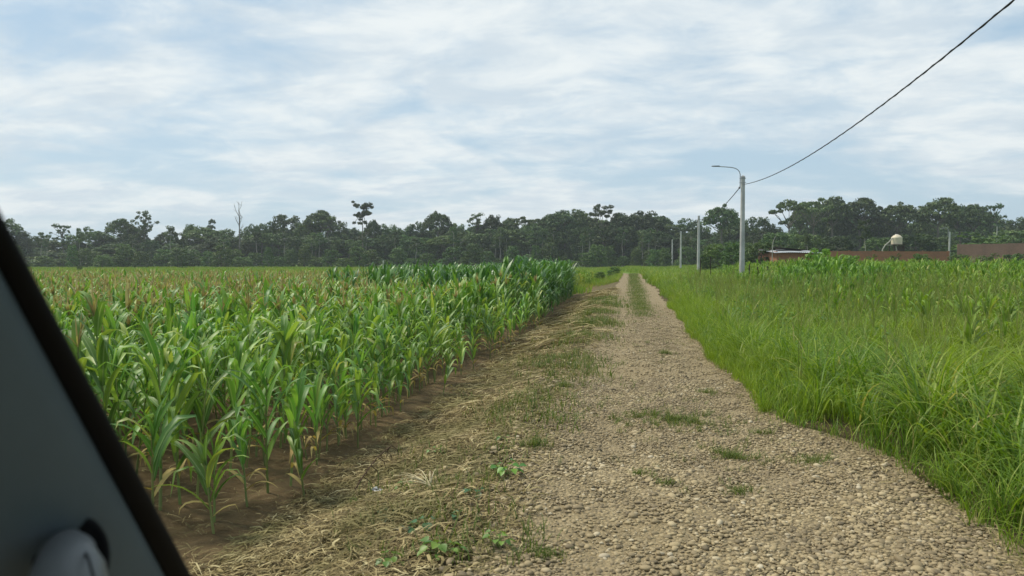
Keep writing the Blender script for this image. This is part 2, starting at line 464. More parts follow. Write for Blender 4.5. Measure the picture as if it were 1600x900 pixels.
STONE = [(0.0, (.088, .070, .040)), (.25, (.190, .150, .083)), (.55, (.275, .217, .118)), (.8, (.345, .275, .152)), (.95, (.39, .32, .195)), (1.0, (.45, .395, .28))]
def road_mat():
    m, t, out = new_mat('road_gravel_bed')
    pos = t.new('ShaderNodeNewGeometry').outputs['Position']
    def vor(scale, feat='F1'):  # pebble pattern of the packed bed
        n = t.new('ShaderNodeTexVoronoi', feature=feat); t.put(n.inputs['Vector'], pos); n.inputs['Scale'].default_value = scale
        return n
    a = vor(36); b_ = vor(80)
    rr = t.xyz(a.outputs['Color'])[0]
    c = t.ramp(rr, STONE)
    c = t.mix(t.smooth(a.outputs['Distance'], 0.35, 0.75, 0, 0.75), c, (.075, .060, .040))
    c2 = t.ramp(t.xyz(b_.outputs['Color'])[1], STONE)
    c = t.mix(t.smooth(t.noise(pos, 3, 4), 0.4, 0.6, 0.2, 0.75), c, c2)
    earth = t.ramp(t.noise(pos, 5, 6, 0.7), [(0.3, (.145, .112, .058)), (0.7, (.28, .22, .122))])
    c = t.mix(t.smooth(t.noise(pos, 0.8, 5, 0.6), 0.42, 0.62, 0.2, 0.75), c, earth)
    b = t.new('ShaderNodeBsdfPrincipled'); t.put(b.inputs['Base Color'], c); b.inputs['Roughness'].default_value = 0.85
    b.inputs['Specular IOR Level'].default_value = 0.25
    bp = t.new('ShaderNodeBump'); bp.inputs['Strength'].default_value = 0.8; bp.inputs['Distance'].default_value = 0.025
    hgt = t.math('SUBTRACT', 1.0, a.outputs['Distance'])
    t.put(bp.inputs['Height'], hgt); t.l.new(bp.outputs[0], b.inputs['Normal'])
    t.l.new(b.outputs[0], out.inputs[0])
    return m
M['road'] = road_mat()
M['stone'] = leaf_mat('pebble', STONE, 0.7, 0.0, patch=((.17, .13, .075), .45), spec=0.35, patch_scale=0.9)
_t = NT(M['stone'].node_tree)

# ------------------------------------------------------------------ ground and road
def grid(xs, ys, zf):
    X, Y = np.meshgrid(xs, ys)
    V = np.stack([X, Y, zf(X, Y)], -1).reshape(-1, 3)
    nx, ny = len(xs), len(ys)
    i = np.arange(ny - 1)[:, None] * nx + np.arange(nx - 1)[None]
    return Geo().add(V, np.stack([i, i + 1, i + 1 + nx, i + nx], -1).reshape(-1, 4))

xs = np.concatenate([-np.geomspace(900, 45, 26), np.arange(-44, -6, 0.6), np.arange(-6, 4, 0.09), np.arange(4, 40, 0.8), np.geomspace(40, 900, 26)])
ys = np.concatenate([np.linspace(-60, -2, 12), np.arange(0, 30, 0.15), np.arange(30, 110, 1.0), np.geomspace(111, 1500, 40)])
tag(mesh_obj('ground', grid(xs, ys, lambda x, y: gz(x, y) - 0.012 - 0.03 * (sstep(x, -.9, -.6) * (1 - sstep(x, 1.4, 1.6)))), M['ground']), kind='structure')

def road_mesh():
    ys = np.concatenate([np.arange(-3, 30, 0.16), np.arange(30, 102, 0.6)])
    n = 22
    V = []
    for y in ys:
        a = road_left(y) - 0.18 + 0.10 * math.sin(y * 3.1) * math.sin(y * 1.27); b = road_right(y) + 0.2 + 0.1 * math.sin(y * 2.3) * math.sin(y * .77)
        x = np.linspace(a, b, n)
        V.append(np.stack([x, np.full(n, y), gz(x, y) + 0.004 + 0.0 * x], -1))
    V = np.concatenate(V); V[:, 2] += 0.006 * np.sin(V[:, 0] * 9) * np.sin(V[:, 1] * 7)
    i = np.arange(len(ys) - 1)[:, None] * n + np.arange(n - 1)[None]
    return Geo().add(V, np.stack([i, i + 1, i + 1 + n, i + n], -1).reshape(-1, 4))
tag(mesh_obj('road', road_mesh(), M['road']), kind='structure')

def lump(x, y, f=1.0):
    """slow variation of the growth height, 0..1"""
    return .5 + .25 * np.sin(x * .9 * f + 1.3 * np.sin(y * .5 * f)) + .25 * np.sin(y * 1.1 * f + 1.7 * np.cos(x * .7 * f))

# ------------------------------------------------------------------ gravel (loose stones on the road)
def ico(sub):
    import bmesh
    bm = bmesh.new(); bmesh.ops.create_icosphere(bm, subdivisions=sub, radius=1.0)
    V = np.array([v.co[:] for v in bm.verts]); Fc = np.array([[v.index for v in f.verts] for f in bm.faces]); bm.free()
    return V, Fc

def stone_variants(sub, n):
    V0, F0 = ico(sub); out = []
    for i in range(n):
        d = rng.normal(size=(5, 3)); d /= np.linalg.norm(d, axis=1)[:, None]
        k = 1 + sum(rng.uniform(-.16, .2) * np.maximum(0, V0 @ q) ** 2 for q in d)
        V = V0 * k[:, None] * np.array([rng.uniform(.9, 1.35), rng.uniform(.7, 1.0), rng.uniform(.45, .72)])
        out.append(Geo(3).add(V, F0).arr())
    return out

def road_points(n, y0, y1, spread=0.25):
    y = rng.uniform(y0, y1, n); t = rng.uniform(0, 1, n)
    a = road_left(y) - spread * rng.uniform(0, 1, n) ** 1.5 * 1.6; b = road_right(y) + spread * rng.uniform(-.3, .9, n)
    return a + (b - a) * t, y

def in_view(x, y, margin=0.14):
    """roughly inside the picture, with room for a step to the side"""
    u = (x * _r[0] + y * _r[1]) / np.maximum(x * _fh[0] + y * _fh[1], 0.1)
    return np.abs(u) < 0.696 + margin + 1.2 / np.maximum(y, 1.0) * 0.5

def gravel():
    parts = []
    for sub, y0, y1, n, rm in (  # detail, near end, far end, count, mean radius
        (2, 3.2, 6.4, 30000, .0090), (1, 6.4, 11.0, 36000, .0090), (1, 11.0, 34.0, 42000, .011)):
        vs = stone_variants(sub, 14)
        x, y = road_points(n, y0, y1)
        k = in_view(x, y); x, y = x[k], y[k]
        s = rm * np.exp(rng.normal(0, .42, len(x)))
        s = np.minimum(s, 0.034)
        k = rng.random(len(x)) < (.30 + .85 * lump(x, y, 1.7)) * (1 - .45 * (np.exp(-((x + .2) / .3) ** 2) + np.exp(-((x - 1.15) / .3) ** 2)) * sstep(y, 6, 10)) * (1 - sstep(y, 13, 33)); x, y, s = x[k], y[k], s[k]
        pos = np.stack([x, y, gz(x, y) + 0.006 + s * 0.15], -1)
        parts.append(scatter(vs, rng.integers(0, 14, len(x)), pos, rng.uniform(0, 6.28, len(x)), s, rng.normal(0, .25, (len(x), 2))))
    # scattered stones in the straw of the left verge
    vs = stone_variants(2, 8); n = 900
    y = rng.uniform(3.6, 14, n); x = road_left(y) - 0.15 - np.abs(rng.normal(0, .45, n))
    s = .017 * np.exp(rng.normal(0, .35, n))
    parts.append(scatter(vs, rng.integers(0, 8, n), np.stack([x, y, gz(x, y) + s * .3], -1), rng.uniform(0, 6.28, n), s))
    return join(*parts)
tag(mesh_obj('gravel', gravel(), M['stone']), 'loose river pebbles covering the road', 'gravel', kind='stuff')

# ------------------------------------------------------------------ corn
def corn_leaf(g, h, az, L, w, th0, th1, n=7, m=0, flop=None, cols=3, drift=0.0, r0=0.01):
    t = np.linspace(0, 1, n)
    th = th0 + (th1 - th0) * t ** 1.5
    if flop is not None:
        th = np.where(t > flop, np.minimum(th + (t - flop) * 5.5, 2.95), th)
    a = az + drift * t ** 2
    ds = L / (n - 1)
    dr = np.sin(th) * ds; dz = np.cos(th) * ds
    P = np.zeros((n, 3)); P[0] = (r0 * math.cos(az), r0 * math.sin(az), h)
    for i in range(1, n):
        P[i] = P[i - 1] + np.array([dr[i - 1] * math.cos(a[i - 1]), dr[i - 1] * math.sin(a[i - 1]), dz[i - 1]])
    wid = w * 0.5 * np.clip(0.45 + 2.1 * t, 0, 1) * np.clip(1 - t ** 2.6, 0.03, 1)
    side = np.stack([-np.sin(a), np.cos(a), np.zeros(n)], -1)
    roll = random.uniform(-.5, .5) * t + random.uniform(-.15, .15)
    nrm = np.stack([-np.cos(th) * np.cos(a), -np.cos(th) * np.sin(a), np.sin(th)], -1)
    sd = side * np.cos(roll)[:, None] + nrm * np.sin(roll)[:, None]
    nn = nrm * np.cos(roll)[:, None] - side * np.sin(roll)[:, None]
    if cols == 3:
        g.ribbon(P, sd * wid[:, None], nn * (wid * (0.55 - .35 * t))[:, None], 1.0, m)
    else:
        g.ribbon(P, sd * wid[:, None], None, 0, m)

def corn_plant(h, nleaf, tassel, seg=7, cols=3, dry=0, leafL=0.62, leafW=0.075, droop=1.0, upright=0.0, stalk=None):
    """returns geos: stalk, foliage (m0 green, m1 dry), tassel"""
    st, fo, ta = Geo(), Geo(), Geo()
    bend = (random.uniform(-.05, .05) * h, random.uniform(-.05, .05) * h)
    top = h * (stalk or (0.84 if tassel else 0.74))
    zz = np.linspace(-0.06, top, 6 if seg > 5 else 3)
    P = np.stack([bend[0] * (zz / h) ** 2, bend[1] * (zz / h) ** 2, zz], -1)
    st.tube(P, np.linspace(0.012, 0.005, len(zz)) * (0.75 + 0.25 * min(h, 1.6)), 5 if seg > 5 else 4, cap=False)
    az0 = random.uniform(0, 6.28)
    for i in range(nleaf):
        f = (i + .5) / nleaf
        z = top * (0.16 + 0.84 * f)
        az = az0 + (i % 2) * math.pi + random.uniform(-.55, .55)
        L = leafL * (0.50 + 0.85 * math.sin(math.pi * (0.15 + 0.72 * f))) * random.uniform(.75, 1.15)
        th0 = random.uniform(.35, .85) - .32 * f - upright * .1
        th1 = (random.uniform(1.1, 2.6) if f < .8 else random.uniform(.6, 1.9)) * droop
        flop = random.uniform(.32, .68) if random.random() < .66 else None
        isdry = i < dry
        if isdry: th0, th1, L = random.uniform(.7, 1.2), random.uniform(2.3, 3.0), L * .75
        k0 = len(fo.V)
        corn_leaf(fo, z, az, L, leafW * random.uniform(.8, 1.15) * (0.7 if isdry else 1) * (0.65 + .35 * min(1, L / leafL)), th0, th1, seg, 1 if isdry else 0, flop, cols, random.uniform(-.6, .6))
        fo.V[k0] = fo.V[k0] + np.array([bend[0] * (z / h) ** 2, bend[1] * (z / h) ** 2, 0], np.float32)
    if not tassel:
        # rolled whorl leaves pointing up
        for i in range(2):
            corn_leaf(fo, top * .95, az0 + i * 2.6, leafL * random.uniform(.5, .75), leafW * .7, random.uniform(.03, .18), random.uniform(.35, 1.5), seg, 0, None, cols)
    else:
        b = np.array([bend[0] * (top / h) ** 2, bend[1] * (top / h) ** 2, top])
        n = 9 if seg > 5 else 7
        for i in range(n):
            a = random.uniform(0, 6.28); e = 0.0 if i == 0 else random.uniform(.15, .75)
            L = (h - top) * (1.0 if i == 0 else random.uniform(.55, .85))
            tt = np.linspace(0, 1, 4); th = e + tt * e * .9
            PP = b + np.stack([np.cumsum(np.sin(th)) * math.cos(a), np.cumsum(np.sin(th)) * math.sin(a), np.cumsum(np.cos(th))], -1) * L / 4
            PP = np.vstack([b, PP])
            wv = np.array([-math.sin(a), math.cos(a), 0])
            wd = (0.0045 if seg > 5 else 0.017) * np.array([.7, 1.2, 1.2, 1, .4])
            ta.ribbon(PP, wv * wd[:, None])
            if seg > 5:
                ta.ribbon(PP, np.array([math.cos(a), math.sin(a), .3]) * wd[:, None])
    return st, fo, ta

# hero variants (with parts), by kind
HERO = {'short': [], 'yellowing': [], 'leafy': [], 'tasselled': []}
def hero(kind, n, **kw):
    for i in range(n):
        h = random.uniform(*kw['h'])
        k = {a: b for a, b in kw.items() if a != 'h'}
        st, fo, ta = corn_plant(h, tassel=(kind == 'tasselled'), **k)
        HERO[kind].append((make_mesh('stalk', st.arr(), M['stalk']), make_mesh('foliage', fo.arr(), [M['corn'], M['corn_dry']]),
                           make_mesh('tassel', ta.arr(), M['tassel']) if kind == 'tasselled' else None))
hero('short', 7, h=(.62, .92), nleaf=8, dry=1, leafL=.42, leafW=.064)
hero('yellowing', 7, h=(.85, 1.15), nleaf=9, dry=3, leafL=.48, leafW=.068)
hero('leafy', 12, h=(1.25, 1.5), nleaf=12, dry=1, leafL=.52, leafW=.074)
hero('tasselled', 10, h=(1.45, 1.7), nleaf=12, dry=1, leafL=.52, leafW=.074)

MID = []
for i in range(10):
    a = corn_plant(random.uniform(1.25, 1.5), 12, i % 3 == 0, 5, 2, 1, .53, .078)
    MID.append(a)
TAN = [corn_plant(random.uniform(1.36, 1.6), 11, True, 5, 2, 4, .47, .074, 1.15, stalk=.74) for _ in range(8)]
GREEN = [corn_plant(random.uniform(1.8, 2.1), 13, False, 5, 2, 0, .72, .105, 1.0, 1) for _ in range(8)]

def merged(variant, mats_shift=(0, 0, 0)):
    """stalk + foliage + tassel as one arr; slots: 0 leaf, 1 dry, 2 stalk, 3 tassel"""
    st, fo, ta = variant
    a = list(st.arr()); a[3] = np.full(len(a[1]), 2, np.int32)
    c = list(ta.arr()); c[3] = np.full(len(c[1]), 3, np.int32)
    return join(tuple(a), fo.arr(), tuple(c))

def corn_rows():
    pts = []
    for r in range(0, 100):
        x0 = -3.36 - 0.64 * r
        y = 5.1 + rng.uniform(0, .3)
        while y < 46:
            pts.append((x0 + rng.normal(0, .07), y, r))
            y += 0.165 + abs(rng.normal(0, .06)) + (0.35 if rng.random() < .05 else 0)
    p = np.array(pts)
    # a thin outer row of stragglers on the bare soil
    ex = [(-3.02 + rng.normal(0, .13), y, -1) for y in np.arange(6.2, 41, 1.0) + rng.uniform(-.4, .4, 35)]
    p = np.vstack([p, np.array(ex)])
    # the outer rows wobble and are patchy
    p[:, 0] += 0.16 * np.sin(p[:, 1] * .35) * (p[:, 2] <= 1)
    p[:, 0] -= 0.35 * sstep(p[:, 1], 25, 46)
    k = in_view(p[:, 0], p[:, 1], 0.10) & ~((p[:, 2] == 0) & (rng.random(len(p)) < .22)) & ~((p[:, 2] == 1) & (rng.random(len(p)) < .12))
    return p[k]

CP = corn_rows()
dist = np.hypot(CP[:, 0], CP[:, 1])
# what shows largest: near plants first, the outer rows show from foot to tip
shown = dist * np.where(CP[:, 2] <= 0, .55, np.where(CP[:, 2] == 1, .8, 1.0)) 
order = np.argsort(shown)
near_i, rest_i = order[:300], order[300:]
GROUP_CORN = 'corn plants along the near edge of the field'
LAB = {'short': 'short young corn plant with one withered leaf at the bare near cornfield edge',
       'yellowing': 'knee-high corn plant with several dried yellow lower leaves by the cornfield edge',
       'leafy': 'waist-high leafy green corn plant without a tassel in the near dense rows',
       'tasselled': 'tall green corn plant topped with a tan tassel in the near dense rows'}
def near_corn():
    for i in near_i:
        x, y, r = CP[i]
        q = rng.random()
        if r == -1: kind = 'short' if q < .6 else 'yellowing'
        elif r == 0: kind = 'short' if q < .2 else ('yellowing' if q < .5 else 'leafy')
        elif r == 1: kind = 'yellowing' if q < .15 else 'leafy'
        else: kind = 'leafy' if q < .72 else 'tasselled'
        v = HERO[kind][rng.integers(len(HERO[kind]))]
        s = rng.uniform(.78, 1.16) * (1.0 if r == 1 else (0.86 if (r == 0 and kind == 'leafy') else 1.0))
        t = thing('corn_plant', LAB[kind], 'corn plant', (x, y, float(gz(x, y))), rng.uniform(0, 6.28), GROUP_CORN)
        t.scale = (s, s, s)
        t.rotation_euler[0] = rng.normal(0, .05); t.rotation_euler[1] = rng.normal(0, .05)
        link('stalk', v[0], t); link('foliage', v[1], t)
        if v[2]: link('tassel', v[2], t)
near_corn()

def corn_field():
    x, y, r = CP[rest_i].T
    D = np.hypot(x, y); n = len(x)
    wl = .95 + .3 * sstep(y, 9, 20)
    hgt = np.where(r == 0, rng.uniform(.65, .95, n) * wl, np.where(r == -1, rng.uniform(.4, .6, n), np.where(r == 1, rng.uniform(.8, 1.0, n) * wl, rng.uniform(.9, 1.08, n))))
    # dry tasselled interior (far left), tall dark block at the far end by the road
    tanp = np.clip(sstep(D, 8.5, 24) * sstep(-x, 4.4, 12) * .68, 0, 1)
    grn = sstep(y, 21, 31) * (1 - sstep(-x, 8, 14))
    u = rng.random(n)
    kind = np.where(u < tanp, 1, np.where(rng.random(n) < grn, 2, 0))
    parts = []
    for k, vs in enumerate((MID, TAN, GREEN)):
        sel = np.where(kind == k)[0]
        if not len(sel): continue
        arrs = [merged(v) for v in vs]
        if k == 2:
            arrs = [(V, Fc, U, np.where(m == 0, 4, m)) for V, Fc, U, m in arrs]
        pos = np.stack([x[sel], y[sel], gz(x[sel], y[sel])], -1)
        parts.append(scatter(arrs, rng.integers(0, len(vs), len(sel)), pos, rng.uniform(0, 6.28, len(sel)), hgt[sel], rng.normal(0, .06, (len(sel), 2))))
    return join(*parts)
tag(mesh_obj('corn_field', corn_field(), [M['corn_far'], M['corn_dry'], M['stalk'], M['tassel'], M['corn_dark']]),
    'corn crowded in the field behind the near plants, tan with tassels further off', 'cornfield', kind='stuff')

# ------------------------------------------------------------------ grass
def blade(g, a, L, w, th0, th1, n=5, off=(0, 0), m=0, z0=0.0):
    t = np.linspace(0, 1, n); th = th0 + (th1 - th0) * t ** 1.4
    ds = L / (n - 1)
    r = np.concatenate([[0], np.cumsum(np.sin(th[:-1]) * ds)]); z = np.concatenate([[0], np.cumsum(np.cos(th[:-1]) * ds)])
    P = np.stack([off[0] + r * math.cos(a), off[1] + r * math.sin(a), z0 + z], -1)
    W = np.array([-math.sin(a), math.cos(a), 0.0]) + np.array([0, 0, random.uniform(-.5, .5)])
    wd = w * .5 * np.clip(.6 + 1.2 * t, 0, 1) * np.clip(1 - t ** 2.2, .02, 1)
    g.ribbon(P, W[None] * wd[:, None], m=m)

def clump(nb, Lr, w, spread, arch, n=5, seeds=0):
    g = Geo()
    for i in range(nb):
        a = random.uniform(0, 6.28); rr = spread * math.sqrt(random.random()); b = random.uniform(0, 6.28)
        L = random.uniform(*Lr) * (0.7 + .3 * random.random())
        blade(g, a, L, w * random.uniform(.7, 1.3), random.uniform(.02, .45), random.uniform(.45, 1.0) * arch, n, (rr * math.cos(b), rr * math.sin(b)), z0=-.03)
    for i in range(seeds):
        a = random.uniform(0, 6.28); b = random.uniform(0, 6.28); rr = spread * random.random()
        L = Lr[1] * random.uniform(.95, 1.25); e = random.uniform(.02, .3)
        o = np.array([rr * math.cos(b), rr * math.sin(b), 0]); d = np.array([math.sin(e) * math.cos(a), math.sin(e) * math.sin(a), math.cos(e)])
        g.ribbon(np.stack([o, o + d * L * .8]), np.array([[.0018 + w * .1, 0, 0]] * 2), m=1)
        for q in range(4):
            aa = random.uniform(0, 6.28); dd = d + .35 * np.array([math.cos(aa), math.sin(aa), .1])
            g.ribbon(np.stack([o + d * L * .78, o + d * L * .8 + dd * L * .22]), np.array([[w * .22 * math.sin(aa), w * .22 * math.cos(aa), 0]] * 2), m=1)
    return g.arr()

def place(vs, x, y, sc, lean=.08, zoff=0.0):
    n = len(x)
    return scatter(vs, rng.integers(0, len(vs), n), np.stack([x, y, gz(x, y) + zoff], -1), rng.uniform(0, 6.28, n), sc, rng.normal(0, lean, (n, 2)))

def weed_plant(n, rad, hh, leaf, heart=True):
    st, fo = Geo(), Geo()
    for i in range(n):
        a = i * 2.4 + random.uniform(-.4, .4); r = rad * math.sqrt((i + .6) / n); z = hh * random.uniform(.45, 1.0) * (1.1 - .5 * r / rad)
        c = np.array([r * math.cos(a), r * math.sin(a), z])
        t = np.linspace(0, 1, 4)[:, None]
        st.tube(c * np.hstack([t, t, t ** .6]), .0022, 4, cap=False)
        L = leaf * random.uniform(.75, 1.2); az = a + random.uniform(-.5, .5); el = random.uniform(-.5, .15)
        d = np.array([math.cos(az) * math.cos(el), math.sin(az) * math.cos(el), math.sin(el)])
        s = np.array([-math.sin(az), math.cos(az), random.uniform(-.3, .3)]); nrm = np.cross(d, s)
        tt = np.linspace(0, 1, 6)
        prof = np.array([.30, .80, 1.0, .85, .5, .04]) * L * .47
        P = c + d * (tt * L)[:, None] - np.array([0, 0, 1]) * (tt ** 2 * L * .22)[:, None]
        fo.ribbon(P, s * prof[:, None], nrm[None] * prof[:, None] * .35 * np.ones((6, 1)), 1.0)
    return st, fo

def tall_grass():
    parts = []
    # near: long arching blades hanging over the road's edge
    vs = [clump(24, (.9, 1.6), .018, .12, 2.9, 9) for _ in range(12)] + [clump(30, (.5, .95), .010, .12, 2.0, 6, 1) for _ in range(3)]
    n = 2300
    y = rng.uniform(3.0, 17, n); x = road_right(y) + .14 + rng.uniform(0, 1, n) ** .8 * 9.0
    k = in_view(x, y, .2); x, y = x[k], y[k]
    edge = sstep(x - road_right(y), .1, .9) * (1 - .35 * sstep(y, 9, 13) * (1 - sstep(x, 2.5, 5)))
    parts.append(place(vs, x, y, (.42 + .58 * edge) * (.72 + .38 * lump(x, y)), .10))
    # finer, lower growth along the road
    vs2 = [clump(20, (.3, .8), .010, .14, 2.1, 6, 0) for _ in range(8)]
    n = 1700; y = rng.uniform(8.5, 30, n); x = road_right(y) + .05 + np.abs(rng.normal(0, 1.1, n))
    k = in_view(x, y); x, y = x[k], y[k]
    V, Fc, U, m_ = place(vs2, x, y, (.45 + .55 * sstep(x - road_right(y), 0, .8)) * rng.uniform(.75, 1.15, len(x)))
    parts.append((V, Fc, U, np.where(m_ == 0, 2, m_)))
    wv = []
    for _ in range(6):
        st, fo = weed_plant(random.randint(18, 30), .2, random.uniform(.5, .85), .065)
        a1, a2 = list(st.arr()), list(fo.arr()); a1[3] = np.full(len(a1[1]), 3, np.int32); a2[3] = np.full(len(a2[1]), 3, np.int32)
        wv.append(join(tuple(a1), tuple(a2)))
    n = 230; y = 7 + 26 * rng.uniform(0, 1, n); x = road_right(y) + 1.2 + rng.uniform(0, 1, n) ** 1.4 * 10
    k = in_view(x, y) & (lump(x + 3, y, 1.3) > .45)
    parts.append(place(wv, x[k], y[k], rng.uniform(.8, 1.35, k.sum())))
    # a few seed stalks standing above the blades
    sv = [clump(0, (.8, 1.1), .012, .1, 1, 4, 3) for _ in range(5)]
    n = 420; y = 4 + 30 * rng.uniform(0, 1, n); x = road_right(y) + .6 + rng.uniform(0, 1, n) * 10
    k = in_view(x, y)
    parts.append(place(sv, x[k], y[k], rng.uniform(.8, 1.2, k.sum())))
    # edge tufts, low
    n = 480; y = rng.uniform(3.5, 26, n); x = road_right(y) + .12 + np.abs(rng.normal(0, .16, n))
    k = in_view(x, y, .2)
    parts.append(place([clump(13, (.12, .42), .007, .09, 2.3, 5) for _ in range(6)], x[k], y[k], rng.uniform(.6, 1.2, k.sum())))
    # middle
    vs = [clump(22, (.5, 1.0), .017, .2, 2.3, 6, 0) for _ in range(7)] + [clump(20, (.5, .95), .015, .2, 2.0, 5, 1) for _ in range(2)] + [clump(16, (.6, 1.15), .026, .2, 2.5, 6) for _ in range(5)]
    n = 9000
    y = 16 + 34 * rng.uniform(0, 1, n) ** 1.15; x = road_right(y) + .3 + rng.uniform(0, 1, n) * 26
    k = in_view(x, y); x, y = x[k], y[k]
    edge = sstep(x - road_right(y), .1, 1.2)
    parts.append(place(vs, x, y, (.5 + .5 * edge) * (.75 + .35 * lump(x, y, .6)), .08))
    # far
    vs = [clump(20, (.6, 1.05), .055, .45, 2.2, 4, 0) for _ in range(8)]
    n = 9000
    y = 48 + 55 * rng.uniform(0, 1, n); x = road_right(y) + .3 + rng.uniform(0, 1, n) * 52
    k = in_view(x, y); x, y = x[k], y[k]
    parts.append(place(vs, x, y, .75 + .4 * lump(x, y, .4), .06))
    return join(*parts)
tag(mesh_obj('tall_grass', tall_grass(), [M['grass'], M['seed'], M['lime_grass'], M['weed_grass']]), 'tall lush green grass growing right of the road', 'grass', kind='stuff')

def right_field():
    """yellow-green broad-leaved crop further right"""
    vs = [merged(corn_plant(random.uniform(.9, 1.3), 12, False, 5, 2, 0, .42, .062, 1.15)) for _ in range(10)]
    n = 10000
    y = 9 + 78 * rng.uniform(0, 1, n) ** .9; x = 4.6 + rng.uniform(0, 1, n) * 48
    k = in_view(x, y) & (rng.random(n) < sstep(x - .06 * y, 3.4, 7.0))
    x, y = x[k], y[k]
    s = (.80 + .5 * lump(x, y, .5)) * rng.uniform(.8, 1.1, len(x)) * (1 + .18 * sstep(y, 25, 60))
    parts = [place(vs, x, y, s, .1)]
    # the taller dark clump
    vg = [tuple(list(merged(v))) for v in GREEN]
    vg = [(V, Fc, U, np.where(m == 0, 5, m)) for V, Fc, U, m in vg]
    pts = []
    for px, D, w, hh, c in ((1282, 40, .8, 1.08, 34), (1262, 38, 1.6, .86, 50), (1305, 38, 2.0, .84, 60), (1340, 41, 1.2, .78, 30), (1285, 33, 2.2, .72, 50), (1470, 48, 2.2, .78, 40), (1185, 46, 1.6, .6, 26)):
        b = at(px, 407, D)
        for _ in range(c): pts.append((b[0] + rng.normal(0, w * .55), b[1] + rng.normal(0, 1.6), hh * rng.uniform(.86, 1.06)))
    p = np.array(pts)
    parts.append(place(vg, p[:, 0], p[:, 1], p[:, 2], .08))
    return join(*parts)
tag(mesh_obj('crop_field', right_field(), [M['crop'], M['corn_dry'], M['stalk'], M['tassel'], M['bush'], M['lush']]),
    'broad-leaved green crop filling the field right of the tall grass', 'crop', kind='stuff')

def far_meadow():
    parts = []
    # lighter growth beyond the corn block, left of the road
    vs = [merged(corn_plant(random.uniform(1.1, 1.5), 8, False, 4, 2, 0, .6, .095, 1.0)) for _ in range(8)]
    vs = [(V, Fc, U, np.zeros_like(m)) for V, Fc, U, m in vs]
    n = 3400; y = 46.5 + 34 * rng.uniform(0, 1, n); x = -3.9 - rng.uniform(0, 1, n) ** 1.3 * 30
    k = in_view(x, y)
    parts.append(place(vs, x[k], y[k], (.62 + .3 * lump(x, y, .7))[k], .08))
    vs = [clump(18, (.45, .85), .06, .9, 1.3, 3) for _ in range(8)]
    n = 13000; y = 47 + 170 * rng.uniform(0, 1, n) ** 1.2; x = -3.2 - rng.uniform(0, 1, n) * (.95 * y + 12)
    k = in_view(x, y)
    parts.append(place(vs, x[k], y[k], (.65 + .45 * lump(x, y, .25))[k], .05))
    # beyond the road's end
    n = 2600; y = 98 + 110 * rng.uniform(0, 1, n); x = rng.uniform(-8, 60, n)
    k = in_view(x, y)
    parts.append(place(vs, x[k], y[k], rng.uniform(.6, 1.1, n)[k], .05))
    n = 260; y = 60 + 42 * rng.uniform(0, 1, n); x = -.9 - np.abs(rng.normal(0, .9, n)) - .2
    parts.append(place([clump(26, (.4, .8), .022, .3, 1.5, 4) for _ in range(5)], x, y, rng.uniform(.45, 1.0, n)))
    return join(*parts)
tag(mesh_obj('meadow_grass', far_meadow(), [M['grass_mid'], M['seed']]), 'bright green grass reaching from the cornfield to the forest', 'grass', kind='stuff')

# ------------------------------------------------------------------ straw verge
def straw():
    g = []
    def one(L, w, arc):
        q = Geo(); n = 5; t = np.linspace(-.5, .5, n)
        c = random.uniform(-.55, .55)
        P = np.stack([t * L, c * L * (t ** 2 - .1) + .05 * L * np.sin(t * 7 + c * 5), arc * L * (.25 - t ** 2) * random.uniform(.2, 1.6)], -1)
        W = np.array([[0, 1, random.uniform(-.6, .6)]]) * (w * .5 * np.array([.6, 1, 1, .9, .4]))[:, None]
        q.ribbon(P, W); return q.arr()
    fine = [one(random.uniform(.05, .24), random.uniform(.0035, .008), .4) for _ in range(28)]
    broad = [one(random.uniform(.05, .16), random.uniform(.008, .019), .6) for _ in range(14)]
    coarse = [one(random.uniform(.25, .6), random.uniform(.008, .014), .35) for _ in range(14)]
    parts = []
    for vs, n, y0, y1, k in ((fine, 30000, 3.4, 9.5, 1), (broad, 5000, 3.4, 13, 1), (fine, 15000, 9.5, 18, 1.6), (coarse, 6500, 16, 46, 1.7)):
        y = y0 + (y1 - y0) * rng.uniform(0, 1, n)
        x = -.62 - rng.beta(1.5, 1.35, n) * 2.35 - .25 * (rng.random(n) < .1) * rng.random(n)
        lp = lump(x, y, 2.6) * lump(x + 5, y + 3, 1.1)
        keep = in_view(x, y, .2) & (rng.random(n) < .22 + 1.4 * lp)
        x, y, lp = x[keep], y[keep], lp[keep]
        heap = (0.22 * lp ** 1.6 * np.exp(-((x + 1.75) / .75) ** 2)) * rng.uniform(0, 1, len(x))
        pos = np.stack([x, y, gz(x, y) + .006 + heap], -1)
        ang = np.where(rng.random(len(x)) < .35, rng.normal(.6, .6, len(x)), rng.uniform(0, 6.28, len(x)))
        parts.append(scatter(vs, rng.integers(0, len(vs), len(x)), pos, ang, k * rng.uniform(.7, 1.25, len(x)), rng.normal(0, .5, (len(x), 2))))
    n = 1800; y = 3.6 + 14 * rng.uniform(0, 1, n) ** 1.3; x = road_right(y) + rng.normal(.12, .2, n)
    parts.append(scatter(fine, rng.integers(0, len(fine), n), np.stack([x, y, gz(x, y) + .012], -1), rng.uniform(0, 6.28, n), rng.uniform(.5, 1.1, n), rng.normal(0, .4, (n, 2))))
    # stray straw on the soil between the corn
    n = 5200; y = rng.uniform(4, 18, n); x = -2.7 - rng.uniform(0, 1, n) * 2.2
    sl = rng.normal(0, .12, n)
    parts.append(scatter(fine, rng.integers(0, len(fine), n), np.stack([x, y, gz(x, y) + .008], -1), rng.uniform(0, 6.28, n), rng.uniform(.5, 1.0, n)))
    return join(*parts)
tag(mesh_obj('cut_grass', straw(), M['straw']), 'dry cut grass and straw lying on the verge left of the road', 'straw', kind='stuff')

